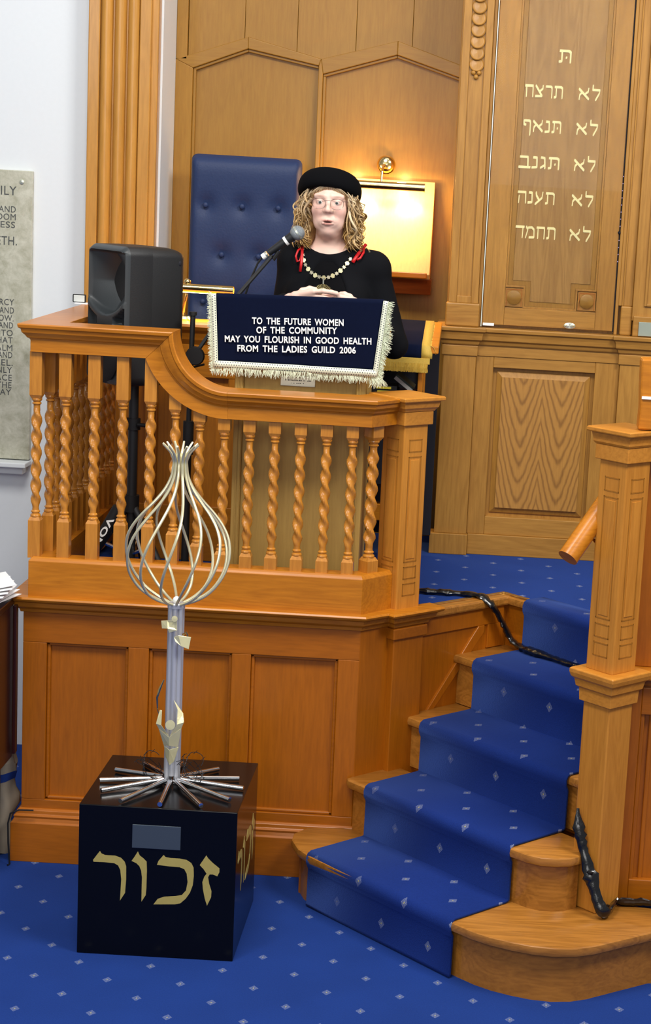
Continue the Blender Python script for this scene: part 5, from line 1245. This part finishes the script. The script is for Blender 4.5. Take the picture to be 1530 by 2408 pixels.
def legs(g, o_=0.):
    for s_ in (-1, 1): g.cap((HX + s_ * .085, BY + .02, 1.58), (HX + s_ * .09, BY + .02, 1.28), .075 + o_, .052 + o_, .02); g.cap((HX + s_ * .09, BY + .02, 1.28), (HX + s_ * .095, BY + .03, 1.0), .05 + o_, .034 + o_, .015)
g = grid()
torso(g); arms(g); legs(g)
for s_ in (-1, 1): g.cap((HX + s_ * .095, BY + .03, .975), (HX + s_ * .1, BY - .10, .965), .032, .026, .02)
g.cap(hp(0, .015, -.06), hp(0, .03, -.19), .052, .056, .02); g.cap(hp(-.05, .03, -.195), hp(.05, .03, -.195), .045, .045, .03)
# head
g.ell(hp(0, .012, .026), (.073, .090, .066), .01); g.ell(hp(0, -.02, -.012), (.0635, .068, .090), .02); g.ell(hp(0, -.028, -.068), (.0525, .054, .048), .02)
g.ell(hp(0, -.058, -.098), (.023, .020, .018), .014); g.ell(hp(0, -.02, -.108), (.038, .042, .026), .02)
for s_ in (-1, 1):
    g.ell(hp(s_ * .037, -.058, -.028), (.026, .024, .028), .015); g.ell(hp(s_ * .033, -.050, -.066), (.02, .020, .028), .018)
    g.cap(hp(s_ * .047, -.066, .024), hp(s_ * .014, -.081, .024), .008, .009, .012)
    g.ell(hp(s_ * .076, .008, -.01), (.008, .017, .03), .006)
    g.ell(hp(s_ * .030, -.096, .003), (.017, .015, .011), .010, True)
    g.ell(hp(s_ * .030, -.0715, .003), (.0165, .0135, .0135), .003)
g.cap(hp(0, -.080, .014), hp(0, -.096, -.022), .0070, .009, .008); g.ell(hp(0, -.0985, -.0255), (.0115, .0105, .010), .006)
for s_ in (-1, 1):
    g.ell(hp(s_ * .0115, -.089, -.0285), (.0075, .0095, .0078), .004); g.ell(hp(s_ * .0062, -.100, -.0362), (.0036, .005, .0034), .0015, True)
    g.cap(hp(s_ * .020, -.088, -.038), hp(s_ * .031, -.078, -.066), .0012, .0012, .006, True)
g.ell(hp(0, -.074, -.066), (.032, .0135, .02), .014)
g.cap(hp(-.025, -.081, -.066), hp(-.004, -.0925, -.0612), .0022, .0032, .003); g.cap(hp(.025, -.081, -.066), hp(.004, -.0925, -.0612), .0022, .0032, .003)
g.cap(hp(-.018, -.086, -.0735), hp(.018, -.086, -.0735), .0034, .0034, .003); g.cap(hp(-.008, -.0895, -.0750), hp(.008, -.0895, -.0750), .0038, .0038, .004)
g.ell(hp(0, -.096, -.0682), (.0215, .016, .0026), .001, True)
g.cap(hp(-.012, -.088, -.087), hp(.012, -.088, -.087), .003, .003, .006, True)
for s_ in (-1, 1): g.ell(hp(s_ * .030, -.088, .0018), (.0145, .0080, .0035), .0010, True)
# hands: her right hand on top, left hand under it
def hand(g, wr, kn, up, spread, fing, thumb):
    wr, kn = np.array(wr), np.array(kn); g.cap(wr, wr + (kn - wr) * .3, .022, .022, .012)
    for i in range(4):
        o_ = up * (1.5 - i) * spread; g.cap(wr + (kn - wr) * .2 + o_ * .6, kn + o_, .0135, .0105, .010)
        p = kn + o_
        for qn in fing[i]: n_ = p + np.array(qn); g.cap(p, n_, .0088, .0080, .0025); p = n_
    p = wr + (kn - wr) * .25 + up * .014
    for qn in thumb: n_ = p + np.array(qn); g.cap(p, n_, .0105, .0088, .005); p = n_
upv = np.array([.1, -.45, .9]); upv /= np.linalg.norm(upv)
hand(g, (HX - .115, 6.510, 1.991), (HX - .030, 6.482, 2.002), upv, .0175,
     [[(.036, -.008, .004), (.028, .002, -.002), (.018, .006, -.004)], [(.038, -.008, -.002), (.026, .006, -.006), (.012, .012, -.006)], [(.036, -.006, -.004), (.024, .008, -.006), (.010, .012, -.006)], [(.030, -.004, -.004), (.018, .008, -.006), (.008, .010, -.006)]],
     [(.020, .008, .018), (.026, .006, .008), (.020, .002, -.002)])
hand(g, (HX + .130, 6.515, 1.982), (HX + .058, 6.492, 1.991), upv, .0165,
     [[(-.032, .010, .002), (-.024, .012, -.006), (-.014, .008, -.008)], [(-.034, .010, .0), (-.024, .012, -.006), (-.012, .008, -.006)], [(-.032, .008, .0), (-.022, .010, -.006), (-.012, .008, -.006)], [(-.026, .008, 0), (-.018, .010, -.004), (-.010, .006, -.004)]],
     [(-.014, .006, .016), (-.020, .008, .006), (-.014, .006, 0)])
V, Fq = g.mesh()
d = V - np.array([HX, HY, HZ]); skin = np.array(lin('f5cdbc')); tint = np.tile(skin, (len(V), 1))
def mixc(mask, col): 
    global tint
    c = np.array(lin(col)); tint = tint * (1 - mask[:, None]) + c * mask[:, None]
def blob(c, r): return np.exp(-(((d - c) / r) ** 2).sum(1))
for s_ in (-1, 1): mixc(.45 * blob((s_ * .04, -.06, -.03), (.022, .04, .022)), 'd98478'); mixc(.6 * blob((s_ * .031, -.08, .0235), (.016, .03, .0032)), '8f6248'); mixc(.30 * blob((s_ * .03, -.07, .004), (.019, .03, .010)), 'b98a86'); mixc(.85 * np.clip(1.3 * blob((s_ * .030, -.085, .0058), (.0135, .03, .0016)), 0, 1), '5c3d34'); mixc(.4 * blob((s_ * .030, -.085, -.0025), (.012, .03, .0014)), '9c6c60'); mixc(.22 * blob((s_ * .028, -.09, -.056), (.005, .03, .016)), 'a8685a')
lipm = np.clip(1.5 * np.maximum(blob((0, -.09, -.0628), (.023, .02, .0034)), blob((0, -.09, -.0740), (.020, .02, .0038))), 0, 1) * (np.abs(d[:, 0]) < .024); mixc(.75 * lipm, 'a85a52')
mixc(np.clip(1.5 * blob((0, -.082, -.0682), (.020, .006, .0026)), 0, 1), '4b1f1a'); mixc(.8 * np.clip(blob((-.0063, -.097, -.0362), (.0042, .007, .0032)) + blob((.0063, -.097, -.0362), (.0042, .007, .0032)), 0, 1), '6a2c24')
mixc(.3 * blob((0, -.03, -.12), (.05, .06, .02)), 'c88a76'); mixc(.25 * blob((0, -.10, -.026), (.013, .02, .012)), 'd98478')
pr_ = bpy.data.objects.new('tmp', None); pr_.name = 'person'
ROOT['person'] = np.array([HX, BY, PZ]); 
class _R: name = 'person'
me = npmesh('person', V, Fq, M_skin, _R, tint)
bpy.data.objects.remove(pr_)
person = bpy.data.objects.new('person', me); COL.objects.link(person); me.materials.append(M_skin); person.location = ROOT['person']; ROOT[person.name] = np.array(person.location)
tag(person, 'woman with curly fair hair, black hat and jacket speaking with folded hands', 'person')
def cloth(name, g, mat):
    V, Fq = g.mesh(); m_ = npmesh(name, V, Fq, mat, person); return link(m_, name, mat, person)
g = grid(False); torso(g, .005); g.ell((HX, BY - .11, 2.195), (.062, .11, .078), .004, True); g.ell((HX, BY + .01, 2.245), (.085, .12, .085), .006, True); top_o = cloth('knit_top', g, M_cloth2)
g = grid(False); torso(g, .014); arms(g, .010, .02, .93); 
for S_ in SH: g.cap(S_, (S_[0] * .98 + HX * .02, S_[1], S_[2] + .004), .055, .055, .02)
g.ell((HX, BY - .17, 2.0), (.088, .115, .34), .008, True); g.ell((HX, BY - .02, 2.245), (.105, .15, .095), .008, True)
jk = cloth('jacket', g, M_cloth)
g = grid(False); legs(g, .016); g.ell((HX, BY + .02, 1.60), (.188, .132, .12), .03); tr = cloth('trousers', g, M_cloth)
for s_ in (-1, 1):
    secs = []
    for k in range(8):
        t_ = k / 7; y = BY + .07 - .20 * t_; w_ = .036 * math.sqrt(max(.05, 1 - (2 * t_ - 1) ** 6)); hh = .055 - .025 * t_
        secs.append([(HX + s_ * .1 + w_ * math.cos(a), y, PZ + .002 + max(0, hh * (.5 + .5 * math.sin(a)))) for a in np.linspace(0, 2 * math.pi, 14, endpoint=False)])
    build(MB().loft(secs), 'shoe', M_rubber, person, smooth=True)
for s_ in (-1, 1):
    c = hp(s_ * .030, -.0732, .0018); e_ = build(MB().sphere(c, .0122, 20, 14), 'eyeball', M_eye, person, smooth=True)
    build(MB().sphere((c[0] - .0003, c[1] - .0093, c[2] - .0002), (.0058, .0036, .0058), 14, 8), 'iris', M_iris, e_, smooth=True)
    build(MB().sphere((c[0] - .0003, c[1] - .0115, c[2] - .0002), (.0020, .0018, .0020), 10, 6), 'pupil', M_rubber, e_, smooth=True)
# glasses
gs = None
m_ = MB()
for s_ in (-1, 1):
    pth = [(HX + s_ * (.0325 + .0235 * np.sign(math.cos(a)) * abs(math.cos(a)) ** .8), HY - .108 + .006 * (abs(math.cos(a)) if math.cos(a) > 0 else 0) * 1.2, HZ - .001 + (.0165 if math.sin(a) > 0 else .0205) * np.sign(math.sin(a)) * abs(math.sin(a)) ** .8) for a in np.linspace(0, 2 * math.pi, 28, endpoint=False)]
    m_.tube(pth, .0008, 6, closed=True); m_.tube([hp(s_ * .054, -.100, .008), hp(s_ * .068, -.085, .008), hp(s_ * .075, .0, .004)], .0009, 6)
m_.tube([hp(-.011, -.108, .008), hp(0, -.112, .010), hp(.011, -.108, .008)], .0009, 6)
gs = build(m_, 'glasses', M_glassesmetal, person, smooth=True); gs['label'] = 'thin wire framed glasses'
for s_ in (-1, 1):
    poly = [(HX + s_ * (.0325 + .023 * np.sign(math.cos(a)) * abs(math.cos(a)) ** .8), HZ - .001 + (.016 if math.sin(a) > 0 else .020) * np.sign(math.sin(a)) * abs(math.sin(a)) ** .8) for a in np.linspace(0, 2 * math.pi, 28, endpoint=False)]
    build(MB().prismY(poly, HY - .1072, HY - .1064), 'lens', M_glass, gs)
# hat: round felt hat worn tilted back
ta = math.radians(-26); HC = np.array([HX - .007, HY + .004, HZ + .027])
Rt = np.array([[1, 0, 0], [0, math.cos(ta), -math.sin(ta)], [0, math.sin(ta), math.cos(ta)]]); ry = math.radians(3); Rt = np.array([[math.cos(ry), 0, math.sin(ry)], [0, 1, 0], [-math.sin(ry), 0, math.cos(ry)]]) @ Rt
pf = [(.070, .012), (.078, -.004), (.094, -.014), (.108, -.012), (.1165, .000), (.118, .018), (.115, .035), (.107, .049), (.094, .058), (.075, .064), (.05, .068), (.025, .069), (.001, .0695)]
pf = [(r_, z_ * (1.16 if z_ > 0 else 1)) for r_, z_ in pf]; m_ = MB().lathe(pf, HC, 48, Rt, cap=False); hat = build(m_, 'hat', M_felt, person, smooth=True, angle=80); hat['label'] = 'round black felt hat with a rolled brim'
hat.modifiers.new('s', 'SUBSURF').render_levels = 1
# hair: shaped under-mass and many curled locks
g = SDF(ax([(HX - .17, HX + .17, .005)]), ax([(HY - .12, HY + .14, .005)]), ax([(HZ - .20, HZ + .12, .005)]))
g.ell(hp(0, .025, .018), (.083, .086, .070), .01)
for s_ in (-1, 1): g.cap(hp(s_ * .070, .01, .01), hp(s_ * .085, .005, -.07), .022, .034, .02); g.cap(hp(s_ * .085, .005, -.07), hp(s_ * .088, -.005, -.135), .034, .030, .02)
g.cap(hp(-.06, .06, -.02), hp(.06, .06, -.02), .05, .05, .02); g.cap(hp(-.06, .06, -.11), hp(.06, .06, -.11), .045, .045, .03)
g.ell(hp(0, -.09, -.02), (.064, .09, .12), .006, True)
V, Fq = g.mesh(); nz_ = rng.uniform(-.0015, .0015, V.shape)
hm = npmesh('hair', V + nz_, Fq, M_hair, person, np.tile(np.array(lin('96713f')), (len(V), 1))); hair = link(hm, 'hair', M_hair, person); hair['label'] = 'shoulder length curly fair hair'
LV = []; LF = []; LC = []; nb = 0
def lock(p0, p1, rad, curl, turns, out, col, phase):
    global nb
    n = 26; t_ = np.linspace(0, 1, n)[:, None]; p0, p1, out = map(np.array, (p0, p1, out)); ctr = p0 * (1 - t_) + p1 * t_ + out * np.sin(np.pi * t_ * .85)
    a = phase + 2 * math.pi * turns * t_[:, 0]; cc = curl * (.5 + .8 * t_[:, 0]); ctr = ctr + np.stack([cc * np.cos(a), cc * np.sin(a), .5 * cc * np.sin(a * .9 + 1)], 1)
    tb_ = MB().tube(ctr, rad * np.minimum(1, (1.02 - t_[:, 0]) * 3.2) ** .7 * np.minimum(1, .35 + t_[:, 0] * 6) * (.85 + .15 * np.sin(a)), 6, flat=.6); LV.append(np.concatenate(tb_.v)); LF.extend([[i + nb for i in f_] for f_ in tb_.f]); nb += tb_.n
    c1 = np.array(lin(col[0])); c2 = np.array(lin(col[1])); k = np.repeat(t_, 6, 0); LC.append(c1 * (1 - k) + c2 * k)
TONE = [('c4ae8c', 'b38848'), ('d0bb96', 'c39a5a'), ('a88c66', '94702f'), ('dccdb2', 'c8a468'), ('b69f80', 'a07b40')]
for i in range(260):
    s_ = 1 if i % 2 else -1; u = rng.rand(); w_ = rng.rand()
    z0 = rng.uniform(-.02, .05); z1 = z0 - rng.uniform(.05, .16); z1 = max(z1, -.168); s_ = 1 if rng.rand() < .5 else -1
    x0 = s_ * (.056 + .03 * u + (.010 if z0 < .03 else 0)); y0 = -.070 + .12 * w_
    if z0 < 0: x0 = s_ * (.070 + .025 * u)
    x1 = s_ * (.052 + .068 * rng.rand()); y1 = -.062 + .11 * rng.rand()
    big = i % 2 == 0 if i < 280 else i % 3 == 0; lock(hp(x0, y0, z0), hp(x1, y1, z1), rng.uniform(.0038, .0072) if big else rng.uniform(.0014, .003), rng.uniform(.006, .011), rng.uniform(.9, 1.9) if big else rng.uniform(1.0, 2.6), (s_ * rng.uniform(.004, .022), -rng.uniform(0, .012), 0), TONE[rng.randint(5)], rng.rand() * 6.3)
for i in range(300):
    s_ = 1 if i % 2 else -1; lock(hp(s_ * rng.uniform(.072, .10), rng.uniform(-.04, .05), -.06 - .04 * rng.rand()), hp(s_ * rng.uniform(.058, .115), rng.uniform(-.055, .05), -.125 - .045 * rng.rand()), rng.uniform(.0035, .0065) if i % 4 < 2 else rng.uniform(.0015, .003), rng.uniform(.007, .012), rng.uniform(.8, 1.7), (s_ * .012, -.008, 0), TONE[rng.randint(5)], rng.rand() * 6.3)
for i in range(60):   # front strands swept back under the hat
    u = (i / 59 - .5) * 2; lock(hp(u * .030, -.084, .060), hp(u * .066, -.068 + .02 * abs(u), .036 - .03 * abs(u)), .0024, .002, .8, (u * .012, -.003, .004), TONE[3 if i % 2 else 0], rng.rand() * 6)
me = bpy.data.meshes.new('hair_locks'); VV = np.concatenate(LV) - ROOT['person']; me.from_pydata(VV.tolist(), [], LF); ca_ = me.color_attributes.new('tint', 'FLOAT_COLOR', 'POINT'); ca_.data.foreach_set('color', np.concatenate(LC).astype(np.float32).ravel())
me.polygons.foreach_set('use_smooth', np.ones(len(me.polygons), bool)); o = link(me, 'curl', M_hair, person); o['kind'] = 'stuff'; o.name = 'curls'
# chain of office laid on the chest
from mathutils.bvhtree import BVHTree
def bvh(o): return BVHTree.FromPolygons([Vector(v.co) + Vector(ROOT['person']) for v in o.data.vertices], [tuple(p.vertices) for p in o.data.polygons])
BV = [bvh(top_o), bvh(jk), bvh(person)]
def front(x, z):
    best = 7.
    for b_ in BV:
        h_ = b_.ray_cast(Vector((x, 6.2, z)), Vector((0, 1, 0)))
        if h_[0] is not None: best = min(best, h_[0].y)
    return best
M_chain = plain('pale_gilt_link', 'cfc59a', .3, .85); M_chain2 = plain('silver_gilt_link', 'b9b29a', .35, .85)
chp = MB(); 
cpx = [(-.088, 2.150), (-.084, 2.130), (-.079, 2.112), (-.071, 2.096), (-.060, 2.082), (-.047, 2.070), (-.033, 2.061), (-.018, 2.056), (-.001, 2.054), (.016, 2.057), (.031, 2.063), (.045, 2.072), (.058, 2.083), (.070, 2.096), (.080, 2.110), (.090, 2.126)]
cpx = [(x - .006, z + .014) for x, z in cpx]
pth = [(HX + x, front(HX + x, z) - .004, z) for x, z in cpx]
chain = build(MB().tube(pth, .0015, 6), 'chain_of_office', M_chain, person, smooth=True); chain['label'] = 'gilt chain of office with pendant'
for i, p in enumerate(pth):
    a = np.array(pth[max(i - 1, 0)]); b = np.array(pth[min(i + 1, len(pth) - 1)]); t_ = b - a; t_ /= np.linalg.norm(t_); n_ = np.array([-t_[2], 0, t_[0]])
    fr_ = lambda u, v_, w_, p=p, t_=t_, n_=n_: tuple(np.array(p) + t_ * u + n_ * w_ + np.array([0, -v_, 0]))
    if i % 2 == 0: m_ = MB().box(-.0045, .0045, 0, .002, -.0085, .0085, fr_).box(-.0075, .0075, 0, .0018, -.0045, .0045, fr_)
    else:
        st6 = [((.0085 if k % 2 == 0 else .005) * math.cos(k * math.pi / 6), (.0085 if k % 2 == 0 else .005) * math.sin(k * math.pi / 6)) for k in range(12)]; m_ = MB().prism(st6, lambda a_, b_: fr_(a_, .0, b_), lambda a_, b_: fr_(a_, .0022, b_))
    build(m_, 'link', M_chain if i % 2 == 0 else M_chain2, chain)
pc0 = np.array([HX - .007, 0, 2.012]); BV_ = BV; BV = BV[:2]; pc0[1] = min(front(pc0[0], 2.02), front(pc0[0], 2.05)) - .004; BV = BV_
build(MB().tube([(pc0[0], pc0[1], 2.068), (pc0[0], pc0[1], 2.046)], .003, 8), 'pendant_loop', M_silver, chain, smooth=True)
m_ = MB()
PZc, ri_, ro_ = 2.012, .019, .034
for k in range(36):
    a = 2 * math.pi * k / 36; c_, s__ = math.cos(a), math.sin(a); m_.tube([(pc0[0] + ri_ * c_, pc0[1] - .003, PZc + ri_ * s__), (pc0[0] + ro_ * c_, pc0[1] - .003, PZc + ro_ * s__)], [.0007, .0017], 4)
for r__, w_ in ((ri_, .0014), (.012, .0012), (ri_ - .003, .001)): m_.tube([(pc0[0] + r__ * math.cos(a), pc0[1] - .003, PZc + r__ * math.sin(a)) for a in np.linspace(0, 6.283, 28, endpoint=False)], w_, 5, closed=True)
m_.lathe([(.0001, 0), (.011, 0), (.009, .002), (.0001, .003)], (pc0[0], pc0[1] - .002, PZc), 20, YR); build(m_, 'pendant', M_chain, chain, smooth=True)
def rib(pts_, w_, nm='red_ribbon'):
    v = []
    for i, (x, z, dy) in enumerate(pts_):
        a = np.array(pts_[max(i - 1, 0)][:2]); b = np.array(pts_[min(i + 1, len(pts_) - 1)][:2]); t_ = b - a; t_ /= np.linalg.norm(t_) + 1e-9; y = min(front(HX + x, z), 6.72) - .006 - dy
        v += [(HX + x - t_[1] * w_ / 2, y, z + t_[0] * w_ / 2), (HX + x + t_[1] * w_ / 2, y - .002 * math.sin(i), z - t_[0] * w_ / 2)]
    o = build(MB().add(v, [(2 * i, 2 * i + 1, 2 * i + 3, 2 * i + 2) for i in range(len(pts_) - 1)]), nm, M_red, person, smooth=True); s_ = o.modifiers.new('t', 'SOLIDIFY'); s_.thickness = .001
rib([(-.092, 2.185, .0), (-.094, 2.165, .004), (-.092, 2.14, .005), (-.093, 2.115, .005), (-.095, 2.085, .004)], .010)
rib([(-.094, 2.175, .004), (-.108, 2.16, .012), (-.114, 2.14, .014), (-.108, 2.12, .012), (-.098, 2.125, .006), (-.094, 2.145, .004)], .007)
rib([(.135, 2.195, -.0), (.125, 2.18, .004), (.112, 2.16, .008), (.100, 2.14, .006), (.094, 2.128, .004)], .012)
rib([(.128, 2.185, .008), (.130, 2.165, .012), (.120, 2.145, .010), (.108, 2.138, .008)], .008)
build(MB().tube([(HX + x, min(front(HX + x, z), 6.74) - .004, z) for x, z in ((.094, 2.132), (.104, 2.15), (.118, 2.168), (.135, 2.178), (.15, 2.168))], .0035, 6), 'chain_end', M_chain, chain, smooth=True)
